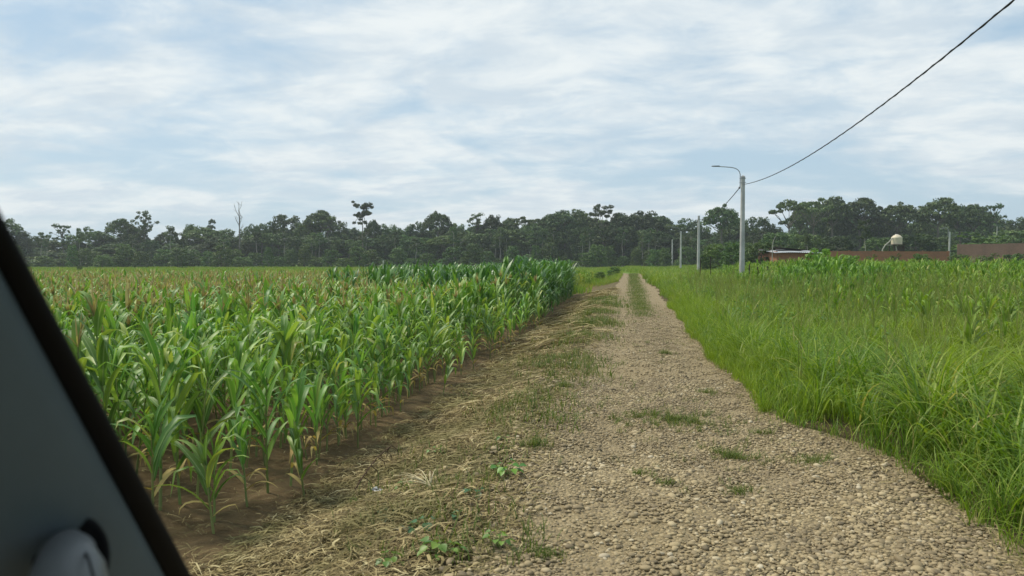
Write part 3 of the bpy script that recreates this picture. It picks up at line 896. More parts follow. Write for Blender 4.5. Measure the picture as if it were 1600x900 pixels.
def verge_grass():
    """low green growth along the gravel and between the wheel tracks far off"""
    parts = []
    vs = [clump(9, (.06, .17), .006, .09, 2.2, 4) for _ in range(8)]
    n = 5200; y = rng.uniform(4, 36, n); x = -1.2 + rng.normal(0, .42, n)
    k = (rng.random(n) < 1.3 * lump(x, y, 1.4) ** 2) & in_view(x, y)
    parts.append(place(vs, x[k], y[k], rng.uniform(.8, 1.5, k.sum()) * (1 + y[k] / 30), zoff=.03))
    n = 1500; y = rng.uniform(4.2, 26, n); x = rng.uniform(-.8, 1.7, n)
    k = (rng.random(n) < .75 * np.clip(lump(x * 1.3, y, 1.9) * lump(x + 9, y * .8, .9) - .22, 0, 1)) & in_view(x, y)
    parts.append(place(vs, x[k], y[k], rng.uniform(.4, .85, k.sum()), zoff=.03))
    # central strip
    vs = [clump(11, (.07, .15), .009, .2, 2.1, 4) for _ in range(8)]
    n = 2300; y = 23 + 75 * rng.uniform(0, 1, n) ** 1.6; x = .36 + rng.normal(0, .17 + .05 * sstep(y, 24, 32), n)
    k = rng.random(n) < sstep(y, 22, 28)
    parts.append(place(vs, x[k], y[k], rng.uniform(.5, 1.1, k.sum()) * (1 + y[k] / 90)))
    return join(*parts)
tag(mesh_obj('short_grass', verge_grass(), M['short_grass']), 'short grass along the verge and between the far wheel tracks', 'grass', kind='stuff')

# grass tufts on the gravel, each at its place
def tufts():
    spots = [((1055, 660), 60, .62, .10, 'widest low grass patch in the middle of the gravel road'),
             ((1000, 652), 10, .22, .07, 'small grass tuft at the left end of the wide road patch'),
             ((1142, 713), 22, .22, .07, 'narrow grass tuft on the gravel nearer than the wide patch'),
             ((1040, 553), 10, .14, .10, 'grass tuft alone on the gravel just before the far grassy strip'),
             ((1105, 612), 7, .10, .08, 'faint grass tuft on the right wheel track'),
             ((1265, 722), 14, .2, .06, 'flat grass patch near the right edge of the gravel'),
             ((1152, 770), 6, .07, .07, 'little grass tuft low on the road among large pebbles'),
             ((1000, 738), 6, .10, .04, 'thin grass tuft on the gravel left of the road centre'),
             ((1195, 676), 6, .10, .06, 'thin grass tuft near the tall grass on the right'),
             ((855, 868), 6, .08, .05, 'small grass tuft at the left gravel edge nearest the camera'),
             ((1040, 757), 5, .06, .05, 'tiny grass tuft in the middle of the nearest gravel'),
             ((835, 700), 12, .15, .10, 'bushy grass tuft where the straw meets the gravel'),
             ((880, 608), 14, .24, .10, 'green weedy grass clump on the verge halfway along the cornfield')]
    for (px, nc, rad, hh, lab) in spots:
        p = on_ground(*px, 0.0); rad *= 1.25
        vs = [clump(9, (.05 + hh * .5, .07 + hh * 1.0), .0055, .05, 2.3, 4) for _ in range(5)]; nc = int(nc * 3.0)
        a = rng.uniform(0, 6.28, nc); r = rad * np.abs(rng.normal(0, .55, nc))
        x = r * np.cos(a) * 1.25; y = r * np.sin(a)
        z = gz(x + p[0], y + p[1]) - float(gz(p[0], p[1])) + .008
        arr = scatter(vs, rng.integers(0, 5, nc), np.stack([x, y, z], -1), rng.uniform(0, 6.28, nc), rng.uniform(.5, 1.15, nc), rng.normal(0, .3, (nc, 2)))
        o = thing('grass_tuft', lab, 'grass tuft', (p[0], p[1], float(gz(p[0], p[1])) + .006), 0, 'grass tufts on and beside the gravel')
        mesh_obj('foliage', arr, M['short_grass'], o)
tufts()

def weeds():
    S = [((792, 752), 16, .13, .17, .075, 'weed', 'bright broad-leaved weed trailing from the straw onto the gravel'),
         ((600, 797), 7, .10, .14, .10, 'weed_dark', 'dark bluish-green broad-leaved weed standing in the straw heap'),
         ((665, 832), 7, .11, .10, .09, 'weed_dark', 'dark flat weed on the straw between two brighter weeds'),
         ((688, 888), 16, .14, .13, .07, 'weed', 'light green leafy weed at the bottom edge of the verge'),
         ((778, 866), 12, .09, .16, .055, 'weed', 'small upright light green weed near the gravel edge at the bottom'),
         ((632, 744), 7, .08, .10, .065, 'weed', 'bright weed on the crest of the straw bank'),
         ((742, 790), 6, .08, .08, .075, 'weed_dark', 'dull green weed low in the straw right of the bright pale stems'),
         ((612, 886), 9, .09, .13, .06, 'weed', 'light green weed at the very bottom of the straw verge'),
         ((715, 828), 5, .06, .07, .06, 'weed_dark', 'small dull weed beside the scattered verge pebbles'),
         ((785, 690), 5, .06, .08, .05, 'weed', 'pale green weed in the straw far from the gravel edge'),
         ((680, 690), 8, .10, .14, .05, 'weed', 'yellow-green weed on the soil edge below the corn')]
    for (px, n, rad, hh, leaf, mat, lab) in S:
        p = on_ground(*px, -.1 if px[0] < 760 else -.03)
        z = float(gz(p[0], p[1]))
        t = thing('weed', lab, 'weed', (p[0], p[1], z + .01), random.uniform(0, 6), 'weeds on the straw verge')
        st, fo = weed_plant(n, rad * .85, hh * .8, leaf * .8)
        mesh_obj('stem', st, M['stalk'], t); mesh_obj('foliage', fo, M[mat], t)
weeds()

def litter_and_twigs():
    for k, (px, s, lab) in enumerate((((588, 745), .045, 'crumpled white scrap lying on the straw bank edge'), ((628, 836), .04, 'pale crumpled scrap low on the straw beside dark weeds'))):
        p = on_ground(*px, -.15); V0, F0 = ico(2)
        V = V0 * (1 + .35 * rng.normal(size=(len(V0), 1))) * np.array([s, s * .6, s * .35])
        o = mesh_obj('paper_scrap', Geo(3).add(V, F0), M['litter'], smooth=False); o.location = (p[0], p[1], float(gz(p[0], p[1])) + .04)
        tag(o, lab, 'litter', 'scraps on the verge')
    # dark dry weed lying on the soil edge
    g = Geo(); a = on_ground(555, 752, -.25); b = on_ground(612, 712, -.22)
    a[2] = float(gz(a[0], a[1])) + .03; b[2] = float(gz(b[0], b[1])) + .22
    t = np.linspace(0, 1, 6)[:, None]; P = a + (b - a) * t + np.array([0, 0, .05]) * np.sin(t * 3.1)
    g.tube(P - a, np.linspace(.007, .003, 6), 5)
    for i in (1, 2, 3, 4, 5):
        for s in (-1, 1):
            q = P[i] - a; g.tube(np.stack([q, q + np.array([.05 * s, .03, -.05]), q + np.array([.06 * s, .05, -.12])]), [.004, .006, .002], 4)
    o = mesh_obj('dry_weed', g, M['bare_twig']); o.location = a
    tag(o, 'dark withered weed stem leaning over the edge of the bare soil', 'dry weed')
    g = Geo(); p = on_ground(672, 762, -.12); p[2] = float(gz(p[0], p[1])) + .05
    for i in range(9):
        an = 2.0 + rng.normal(0, .5); L = rng.uniform(.18, .42); t = np.linspace(0, 1, 5)
        PP = np.stack([np.cos(an) * L * t, np.sin(an) * L * t, .10 * np.sin(t * 2.6) * rng.uniform(.3, 1)], -1)
        g.tube(PP, np.linspace(.006, .002, 5), 5)
    o = mesh_obj('straw_tuft', g, M['white_straw']); o.location = p
    tag(o, 'tuft of pale bleached straw stems spread on the bank', 'straw tuft')
M['white_straw'] = plain_mat('pale_straw', (.48, .42, .26), 0.8, 0.2, 0.15, 20)
litter_and_twigs()

# ------------------------------------------------------------------ forest
def limb(g, a, b, r0, r1, n=5, wob=.25, m=0, k=6):
    t = np.linspace(0, 1, n)[:, None]
    P = a + (b - a) * t + rng.normal(0, wob, (n, 3)) * np.array([1, 1, .4]) * np.sin(t * math.pi)
    g.tube(P, np.linspace(r0, r1, n), k, m, cap=False)
    return P

def leaf_cluster(centers, radii, per, size, flat=.45):
    """many leaf-sprays in clumps; each spray is its own small quad"""
    C = np.repeat(centers, per, 0); R = np.repeat(radii, per)
    n = len(C)
    d = rng.normal(size=(n, 3)); d /= np.linalg.norm(d, axis=1)[:, None]
    rr = rng.uniform(.35, 1.0, n) ** .6
    off = d * (R * rr)[:, None] * np.array([1, 1, flat])
    P = C + off
    nv = d * np.array([.6, .6, .8]) + rng.normal(0, .55, (n, 3)) + np.array([0, 0, .5]); nv /= np.linalg.norm(nv, axis=1)[:, None]
    t = np.cross(nv, rng.normal(size=(n, 3))); t /= np.linalg.norm(t, axis=1)[:, None]
    b = np.cross(nv, t)
    s = size * rng.uniform(.55, 1.35, n)[:, None]
    V = np.stack([P - t * s - b * s * .18, P - b * s * .62 + t * s * .1, P + t * s + b * s * .1, P + b * s * .55 - t * s * .15], 1).reshape(-1, 3)
    return V, np.arange(n * 4).reshape(-1, 4)

def tree_variant(kind):
    """unit tree: 10 m tall, crown about 7 m wide (scaled per tree)"""
    tr, cr = Geo(), Geo()
    C, R = [], []
    if kind == 'dome':        # wide umbrella crown on a clear trunk, clumps in an arc
        base = 5.6; tr_top = np.array([rng.normal(0, .2), rng.normal(0, .2), 6.2])
        limb(tr, np.array([0, 0, -.3]), tr_top, .24, .16, 6, .1)
        n = 60
        for i in range(n):
            a = i * 2.399; q = math.sqrt((i + .5) / n); r = 3.4 * q
            z = 9.45 - 2.3 * q ** 2.2 + rng.normal(0, .26)
            C.append((r * math.cos(a), r * math.sin(a), z)); R.append(rng.uniform(.42, .95))
        for i in range(10):
            a = rng.uniform(0, 6.28); r = rng.uniform(.5, 2.6)
            C.append((r * math.cos(a), r * math.sin(a), rng.uniform(6.4, 7.8))); R.append(rng.uniform(.45, .7))
        tgt = [C[i] for i in (6, 14, 22, 31, 38, 45, 52, 58)]
        per, size, flat = 62, .20, .6
    elif kind == 'umbrella':  # open flat-topped crown with sky between the limbs
        tr_top = np.array([rng.normal(0, .2), rng.normal(0, .2), 6.4])
        limb(tr, np.array([0, 0, -.3]), tr_top, .20, .13, 6, .1)
        for i in range(20):
            a = i * 2.399; q = math.sqrt((i + .5) / 20); r = 3.4 * q
            C.append((r * math.cos(a), r * math.sin(a), 9.5 - 1.2 * q ** 2 + rng.normal(0, .35))); R.append(rng.uniform(.5, .95))
        for i in range(4):
            a = rng.uniform(0, 6.28); C.append((2.4 * math.cos(a), 2.4 * math.sin(a), rng.uniform(6.6, 7.4))); R.append(.6)
        tgt = [C[i] for i in (4, 7, 9, 11, 13, 15, 16, 17, 18, 19)]
        per, size, flat = 90, .19, .42
    elif kind == 'tall':      # emergent: long bare trunk, small tiered crown
        tr_top = np.array([rng.normal(0, .15), rng.normal(0, .15), 8.6])
        limb(tr, np.array([0, 0, -.3]), tr_top, .15, .08, 8, .08)
        for i in range(46):
            a = rng.uniform(0, 6.28); lv = rng.choice([0, 0, 0, 1, 1, 2]); z = (9.3, 8.1, 6.9)[lv] + rng.normal(0, .22)
            r = rng.uniform(.3, (2.2, 2.8, 2.2)[lv]); C.append((r * math.cos(a), r * math.sin(a), z)); R.append(rng.uniform(.25, .6))
        tgt = C[::4]
        per, size, flat = 50, .18, .42
    elif kind == 'sparse':    # thin, broken crown
        tr_top = np.array([rng.normal(0, .3), 0, 7.6])
        limb(tr, np.array([0, 0, -.3]), tr_top, .18, .08, 7, .15)
        for i in range(38):
            a = rng.uniform(0, 6.28); z = rng.uniform(5.6, 9.6); r = rng.uniform(.4, 3.0) * (1 - .35 * abs(z - 7.8) / 2)
            C.append((r * math.cos(a), r * math.sin(a), z)); R.append(rng.uniform(.25, .62))
        C.append((1.2, 0, 9.6)); R.append(.8)
        tgt = C[::2]
        per, size, flat = 40, .18, .5
    elif kind == 'round':     # full crown nearly to the ground
        tr_top = np.array([rng.normal(0, .3), 0, 6.0])
        limb(tr, np.array([0, 0, -.3]), tr_top, .25, .12, 5, .15)
        for i in range(80):
            a = i * 2.399 + rng.normal(0, .2); f = (i + .5) / 80; z = 1.6 + 7.8 * f
            r = 3.1 * math.sqrt(max(.02, 1 - abs((z - 5.4) / 4.5) ** 2.4)) * rng.uniform(.62, 1.06)
            C.append((r * math.cos(a), r * math.sin(a), z + rng.normal(0, .3))); R.append(rng.uniform(.55, 1.2))
        tgt = C[16::11]
        per, size, flat = 64, .22, .62
    elif kind == 'slender':   # pale thin trunk, tufted top
        tr_top = np.array([rng.normal(0, .25), rng.normal(0, .25), 8.2])
        limb(tr, np.array([0, 0, -.3]), tr_top, .13, .07, 7, .12)
        for i in range(18):
            a = rng.uniform(0, 6.28); z = rng.uniform(6.2, 9.6); r = rng.uniform(.2, 2.4)
            C.append((r * math.cos(a), r * math.sin(a), z)); R.append(rng.uniform(.5, .95))
        tgt = C[::3]
        per, size, flat = 70, .20, .55
    elif kind == 'dead':
        P = limb(tr, np.array([0, 0, -.3]), np.array([.1, 0, 7.2]), .16, .09, 8, .08)
        for (h, a, L, up) in ((5.4, .2, 1.3, .9), (6.0, 3.3, 1.5, 1.6), (6.6, .6, 1.9, 1.2), (7.1, 2.6, 1.2, 2.4), (7.1, 5.6, .7, 2.9), (7.2, 1.2, .4, 2.6), (6.3, 4.6, 1.0, .9)):
            b0 = np.array([.1 * h / 7.2, 0, h]); e = b0 + np.array([L * math.cos(a), L * .5 * math.sin(a), up])
            Q = limb(tr, b0, e, .075, .02, 5, .12)
            for s in (2, 3):
                limb(tr, Q[s], Q[s] + np.array([rng.normal(0, .5), rng.normal(0, .3), rng.uniform(.3, .9)]), .03, .01, 4, .06)
        return tr.arr(), None
    elif kind == 'bush':      # low thicket
        for i in range(5):
            a = i * 1.26; limb(tr, np.array([.2 * math.cos(a), .2 * math.sin(a), -.2]), np.array([2.0 * math.cos(a), 2.0 * math.sin(a), 6]), .10, .04, 4, .2)
        for i in range(34):
            a = i * 2.399; f = (i + .5) / 34; z = .9 + 8.2 * f
            r = 3.4 * math.sqrt(max(.02, 1 - (z / 10.2) ** 2)) * rng.uniform(.6, 1.05)
            C.append((r * math.cos(a), r * math.sin(a), z + rng.normal(0, .4))); R.append(rng.uniform(.9, 1.5))
        tgt = []
        per, size, flat = 70, .30, .7
    for c in tgt:
        c = np.array(c); limb(tr, tr_top * rng.uniform(.86, 1.0), c, .085, .03, 4, .15)
    V, Fc = leaf_cluster(np.array(C), np.array(R), per, size, flat)
    cr.add(V, Fc)
    return tr.arr(), cr.arr()

TV = {}
for kind, n in (('dome', 6), ('umbrella', 5), ('tall', 3), ('sparse', 3), ('round', 6), ('slender', 5), ('dead', 1), ('bush', 5)):
    TV[kind] = []
    for _ in range(n):
        a, b = tree_variant(kind)
        bark = M['bark_white'] if kind == 'slender' else (M['bark_grey'] if kind == 'dead' else M['bark'])
        TV[kind].append((make_mesh('trunk', a, bark), make_mesh('crown', b, M['bush'] if kind == 'bush' else M['tree'], smooth=False) if b is not None else None))

TV['mound'] = []
for _ in range(2):
    C = []; Rr = []; tr = Geo(); cr = Geo()
    for i in range(5):
        a = i * 1.26; limb(tr, np.array([.2 * math.cos(a), .2 * math.sin(a), -.2]), np.array([2.2 * math.cos(a), 2.2 * math.sin(a), 6]), .08, .03, 4, .2)
    for i in range(70):
        a = i * 2.399; f = (i + .5) / 70; z = .6 + 8.8 * f
        r = 3.7 * math.sqrt(max(.02, 1 - (z / 10.3) ** 2)) * rng.uniform(.5, 1.08)
        C.append((r * math.cos(a), r * math.sin(a), z + rng.normal(0, .5))); Rr.append(rng.uniform(.6, 1.3))
    V, Fc = leaf_cluster(np.array(C), np.array(Rr), 70, .23, .8); cr.add(V, Fc)
    TV['mound'].append((make_mesh('trunk', tr.arr(), M['bark']), make_mesh('crown', cr.arr(), M['lush'], smooth=False)))

NAME = {'mound': 'leafy_shrub', 'dome': 'broad_crowned_tree', 'umbrella': 'umbrella_tree', 'tall': 'emergent_tree', 'sparse': 'thin_crowned_tree', 'round': 'bushy_tree',
        'slender': 'slender_tree', 'dead': 'dead_tree', 'bush': 'shrub'}
CAT = {'mound': 'shrub', 'bush': 'shrub', 'dead': 'dead tree'}
def put_tree(kind, px, top, wpx, D, label, group=None, base=FIELD_Z, vi=None):
    p = at(px, top, D); h = p[2] - base; w = wpx / F * D
    v = TV[kind][rng.integers(len(TV[kind]))] if vi is None else TV[kind][vi]
    t = thing(NAME[kind], label, CAT.get(kind, 'tree'), (p[0], p[1], base), rng.uniform(0, 6.28), group)
    k = {'dome': 6.9, 'umbrella': 7.0, 'tall': 5.6, 'sparse': 6.0, 'round': 7.2, 'slender': 5.2, 'dead': 3.6, 'bush': 8.0, 'mound': 8.0}[kind]
    t.scale = (w / k, w / k, h / {'dead': 10.4, 'mound': 10.2, 'dome': 9.9, 'bush': 10.2, 'tall': 9.7}.get(kind, 10.0))
    link('trunk', v[0], t)
    if v[1]: link('crown', v[1], t)
    return t

SIDE = lambda px: 'left of the road' if px < 1000 else 'right of the road'
def auto_label(kind, px):
    s = SIDE(px)
    d = {'dome': 'broad dark crown rising into the skyline of the forest ', 'umbrella': 'open flat-topped crown rising above the forest ',
         'sparse': 'thin broken crown poking above the forest ', 'round': 'dense rounded dark crown in the forest wall ',
         'slender': 'pale thin trunk and tufted top in the forest front ', 'bush': 'bushy green shrub in the undergrowth of the forest ', 'tall': 'small tiered crown on a long bare trunk in the forest '}[kind]
    return ('' if kind == 'bush' else 'tree with ') + d + s, f'{NAME[kind]} of the forest {s}'.replace('_', ' ')

SKY = [  # px, top, width, kind, D, own label
    (6, 342, 60, 'round', 238, None), (30, 360, 34, 'round', 240, None), (52, 367, 26, 'round', 250, None), (75, 374, 40, 'dome', 255, None),
    (96, 349, 36, 'sparse', 245, 'thin ragged tree alone above the forest edge nearest the dark pillar'), (122, 377, 28, 'dome', 250, None),
    (150, 360, 48, 'dome', 252, None), (188, 343, 42, 'dome', 250, 'broad tree joined to the tall ragged tree on the left skyline'),
    (226, 328, 42, 'sparse', 244, 'tall ragged dark tree highest on the skyline at far left'), (214, 350, 40, 'round', 250, None),
    (256, 364, 28, 'dome', 262, None), (280, 372, 44, 'round', 258, None), (298, 352, 28, 'dome', 258, None), (318, 355, 54, 'dome', 252, None),
    (330, 343, 16, 'tall', 268, 'small round treetop peeping over the forest left of the dead tree'), (350, 357, 42, 'round', 252, None),
    (373, 309, 32, 'dead', 232, 'bare bleached dead tree standing above the forest'), (396, 350, 34, 'round', 252, None), (418, 346, 38, 'round', 255, None),
    (447, 331, 54, 'round', 256, 'big dense flat-topped tree between the dead tree and the tall emergent'), (475, 345, 42, 'round', 250, None),
    (500, 330, 50, 'dome', 250, None), (512, 336, 44, 'sparse', 246, None), (528, 344, 36, 'round', 255, None), (548, 352, 34, 'round', 258, None),
    (566, 318, 42, 'tall', 232, 'tallest slim tree with a small tiered crown on a long pale trunk'), (583, 344, 26, 'dome', 250, None),
    (606, 350, 42, 'round', 254, None), (630, 353, 38, 'round', 250, None), (652, 346, 44, 'round', 252, None), (684, 331, 46, 'dome', 245, None),
    (714, 345, 34, 'round', 255, None), (745, 331, 40, 'sparse', 250, None), (770, 338, 34, 'dome', 250, None), (795, 341, 30, 'dome', 255, None),
    (822, 337, 56, 'umbrella', 245, 'flat umbrella tree with sky showing under its crown beyond the corn block'), (858, 337, 44, 'dome', 252, None),
    (878, 331, 54, 'dome', 250, None), (905, 330, 48, 'dome', 252, None),
    (941, 321, 48, 'umbrella', 238, 'tall umbrella tree on a pale trunk beyond the far end of the road'), (972, 334, 44, 'dome', 250, None),
    (1003, 332, 56, 'dome', 250, None), (1030, 336, 48, 'dome', 255, None), (1052, 346, 40, 'round', 250, None),
    (1075, 341, 50, 'round', 248, 'rounded dome of foliage left of the second power pole'), (1098, 352, 34, 'round', 250, None),
    (1126, 322, 54, 'dome', 220, 'domed tree standing alone against the sky just left of the near lamp pole'), (1152, 338, 40, 'round', 245, None),
    (1187, 336, 42, 'round', 240, None), (1207, 350, 36, 'round', 240, None), (1232, 314, 58, 'umbrella', 218, None), (1270, 311, 54, 'umbrella', 220, None),
    (1302, 309, 54, 'dome', 228, None), (1345, 311, 66, 'dome', 232, 'huge dark rounded tree right of the umbrella trees on the skyline'), (1374, 330, 44, 'round', 235, None),
    (1406, 318, 64, 'dome', 226, 'broad domed tree directly above the water tank'), (1440, 338, 40, 'round', 232, None),
    (1468, 311, 66, 'dome', 222, 'wide-crowned skyline tree left of the far right lamp'), (1502, 322, 44, 'dome', 228, None),
    (1523, 320, 48, 'dome', 226, None), (1552, 317, 38, 'sparse', 224, 'ragged tree at the right end of the high skyline'),
    (1585, 340, 56, 'round', 235, None), (1630, 336, 64, 'round', 235, None), (1680, 330, 70, 'dome', 235, None), (-40, 345, 60, 'round', 240, None)]
def forest():
    for px, top, w, kind, D, lab in SKY:
        if lab: put_tree(kind, px, top, w, D, lab, 'landmark trees of the forest')
        else: put_tree(kind, px, top, w, D, *auto_label(kind, px))
    # the wall of foliage behind and below the skyline
    sx = np.array([s[0] for s in SKY], float); sy = np.array([s[1] for s in SKY], float)
    o = np.argsort(sx); sx, sy = sx[o], sy[o]
    def base_line(px):      # lowest of the neighbouring tops
        m = np.abs(sx - px) < 40
        return sy[m].max() if m.any() else 350
    px = -60
    while px < 1680:        # back row
        put_tree('round', px, base_line(px) + rng.uniform(4, 12), rng.uniform(40, 56), rng.uniform(270, 290), *auto_label('round', px)); px += 30
    px = -60
    while px < 1680:        # front row
        b = base_line(px)
        kind = 'round' if rng.random() < .7 else 'dome'
        put_tree(kind, px, b + rng.uniform(10, 24), rng.uniform(30, 74), rng.uniform(234, 248), *auto_label(kind, px)); px += rng.uniform(22, 34)
    px = -60
    while px < 1690:        # second solid row
        put_tree('round', px, base_line(px) + rng.uniform(6, 18), rng.uniform(36, 54), rng.uniform(250, 262), *auto_label('round', px)); px += rng.uniform(18, 26)
    px = -60
    while px < 1690:        # lower filling behind the trunks
        put_tree('bush', px, rng.uniform(364, 386), rng.uniform(36, 60), rng.uniform(248, 262), *auto_label('bush', px)); px += rng.uniform(18, 30)
    px = -50
    while px < 1670:        # pale slender trees in front
        put_tree('slender', px, rng.uniform(352, 374), rng.uniform(16, 28), rng.uniform(222, 232), *auto_label('slender', px)); px += rng.choice([rng.uniform(7, 14), rng.uniform(24, 60)])
    px = -55
    while px < 1680:        # undergrowth
        put_tree('bush', px, rng.choice([rng.uniform(378, 392), rng.uniform(394, 406)]) - (6 if px > 1090 else 0), rng.uniform(16, 40), rng.uniform(200, 224), *auto_label('bush', px)); px += rng.uniform(12, 24)
forest()

def near_bushes():
    """trees and bushes between the fields and the forest, right of the road"""
    T = [('mound', 1282, 389, 66, 46, 'leafy green mound of foliage rising above the crop in front of the house'),
         ('mound', 1325, 399, 60, 44, 'lower leafy mound beside the taller one before the brick wall'), ('round', 1190, 376, 50, 96, 'dark round bush close to the left end of the brick house'), ('bush', 1148, 376, 54, 108, 'leafy bush directly behind the near lamp pole'),
         ('bush', 1116, 380, 48, 118, 'leafy bush between the first and second power poles'), ('bush', 1100, 396, 26, 118, 'low bush beside the second power pole'),
         ('round', 1215, 362, 60, 160, 'rounded green tree behind the brick house roof'), ('round', 1260, 364, 56, 165, 'rounded green tree behind the right end of the house'),
         ('round', 1310, 366, 54, 160, 'rounded green tree behind the brick wall left of the slim pale tree'), ('slender', 1352, 340, 26, 150, 'slim pale-trunked tree standing behind the brick wall'),
         ('round', 1375, 368, 50, 160, 'rounded green tree directly left of the water tank'), ('round', 1432, 362, 62, 155, 'light green rounded tree right of the water tank'),
         ('round', 1470, 368, 50, 165, 'rounded green tree left of the far right lamp'), ('bush', 1535, 364, 90, 150, 'olive-green spreading thicket above the pinkish wall'),
         ('round', 1590, 356, 70, 170, 'rounded tree at the right edge above the pinkish wall'), ('slender', 1262, 362, 22, 140, 'pale branching thin tree behind the house roof'),
         ('bush', 1400, 397, 22, 90, 'small bush in front of the brick wall below the tank'), ('bush', 1500, 395, 46, 88, 'low bush in front of the wall right of the lamp'),
         ('bush', 1545, 397, 40, 90, 'low bush in front of the pinkish wall'), ('bush', 1362, 398, 22, 92, 'small bush hugging the brick wall left of the tank'),
         ('bush', 1440, 396, 40, 84, 'low olive bush in front of the wall between tank and lamp'), ('bush', 1585, 394, 50, 84, 'low bush before the pinkish wall near the right border'),
         ('bush', 1625, 394, 50, 82, 'bush before the pinkish wall at the very right'), ('bush', 1330, 399, 26, 86, 'low bush at the left end of the long wall'),
         ('bush', 960, 416, 26, 90, 'dark low shrub left of the road where it fades out'), ('bush', 938, 424, 20, 78, 'low shrub on the verge beyond the cornfield'),
         ('bush', 124, 415, 10, 150, 'small lone shrub in the green meadow at far left')]
    for kind, px, top, w, D, lab in T:
        put_tree(kind, px, top, w, D, lab, 'bushes and trees before the forest', base=-.3)
near_bushes()

# ------------------------------------------------------------------ poles, lamps and cables
def add_pole(p, top_z, r0=.17, r1=.11, name='power_pole', label='', arm=None, band=True, group='concrete poles along the road'):
    t = thing(name, label, 'street lamp' if arm else 'power pole', (p[0], p[1], float(gz(p[0], p[1]))), 0.0, group)
    h = top_z - t.location.z
    g = Geo(); z = np.linspace(-.4, h, 8); g.tube(np.stack([0 * z, 0 * z, z], -1), np.linspace(r0, r1, 8), 14)
    mesh_obj('pole', g, M['concrete'], t)
    if band:
        g = Geo()
        for q in (.12, .42): g.lathe([(r1 + .03, h - q - .03), (r1 + .035, h - q), (r1 + .03, h - q + .03)], 12); g.box((-.02, 0, h - q), (.46, .05, .05))
        mesh_obj('clamp', g, M['steel'], t)
        g = Geo(); g.lathe([(0, h + .10), (.05, h + .09), (.11, h + .04), (r1 + .02, h + .002), (r1 + .02, h - .03)], 12); mesh_obj('cap', g, M['concrete'], t)
        g = Geo(); g.lathe([(.0, h - .72), (.06, h - .74), (.075, h - .80), (.06, h - .86), (0, h - .9)], 10, (-r1 - .10, 0, 0)); mesh_obj('insulator', g, M['lamp'], t)
    if arm:
        L, rise = arm
        s = np.linspace(0, 1, 12)
        x = -.22 - L * s ** 1.0 * 0
        P = [(-.20, 0, h - .8), (-.20, 0, h - .1), (-.20, 0, h + .15), (-.25, 0, h + .35), (-.38, 0, h + .52), (-.58, 0, h + .63), (-.9, 0, h + .70), (-L, 0, h + rise)]
        P = np.array(P)
        g = Geo(); g.tube(P, .033, 8); mesh_obj('lamp_arm', g, M['steel'], t)
        e = P[-1]
        g = Geo(); g.lathe([(0, 0), (.10, .02), (.13, .12), (.12, .35), (.09, .55), (0, .62)], 12)
        V, Fc, U, m_ = g.arr()
        V = np.stack([e[0] + .1 - V[:, 2], V[:, 1], e[2] + .02 + V[:, 0] * .38], -1)
        mesh_obj('lamp_head', (V.astype(np.float32), Fc, U, m_), M['lamp'], t)
    return t
p1 = at(1161, 276, 54); p2 = at(1092, 337, 103); p3 = at(1064, 361, 152); p4 = at(1050.5, 374, 205)
# grouped, but each told apart
add_pole(p1, p1[2], .20, .14, 'street_lamp', 'nearest tall concrete pole with a curved lamp arm reaching over the grass', (1.75, .78))
add_pole(p2, p2[2], .22, .15, 'power_pole', 'plain concrete pole without a lamp, second from the camera', None, False)
add_pole(p3, p3[2], .22, .15, 'street_lamp', 'distant concrete pole with a thin lamp arm against the dark forest', (2.2, .9), False)
add_pole(p4, p4[2], .22, .15, 'power_pole', 'farthest thin pole near the end of the road', None, False)
pr = at(1484, 362, 105)
add_pole(pr, pr[2], .13, .11, 'street_lamp', 'short hooked lamp post in front of the forest at far right', (.75, .45), False, group='lamp posts beyond the wall')
pq = at(1558, 354, 150)
add_pole(pq, pq[2], .10, .07, 'power_pole', 'thin far pole above the pinkish wall', None, False, group='lamp posts beyond the wall')

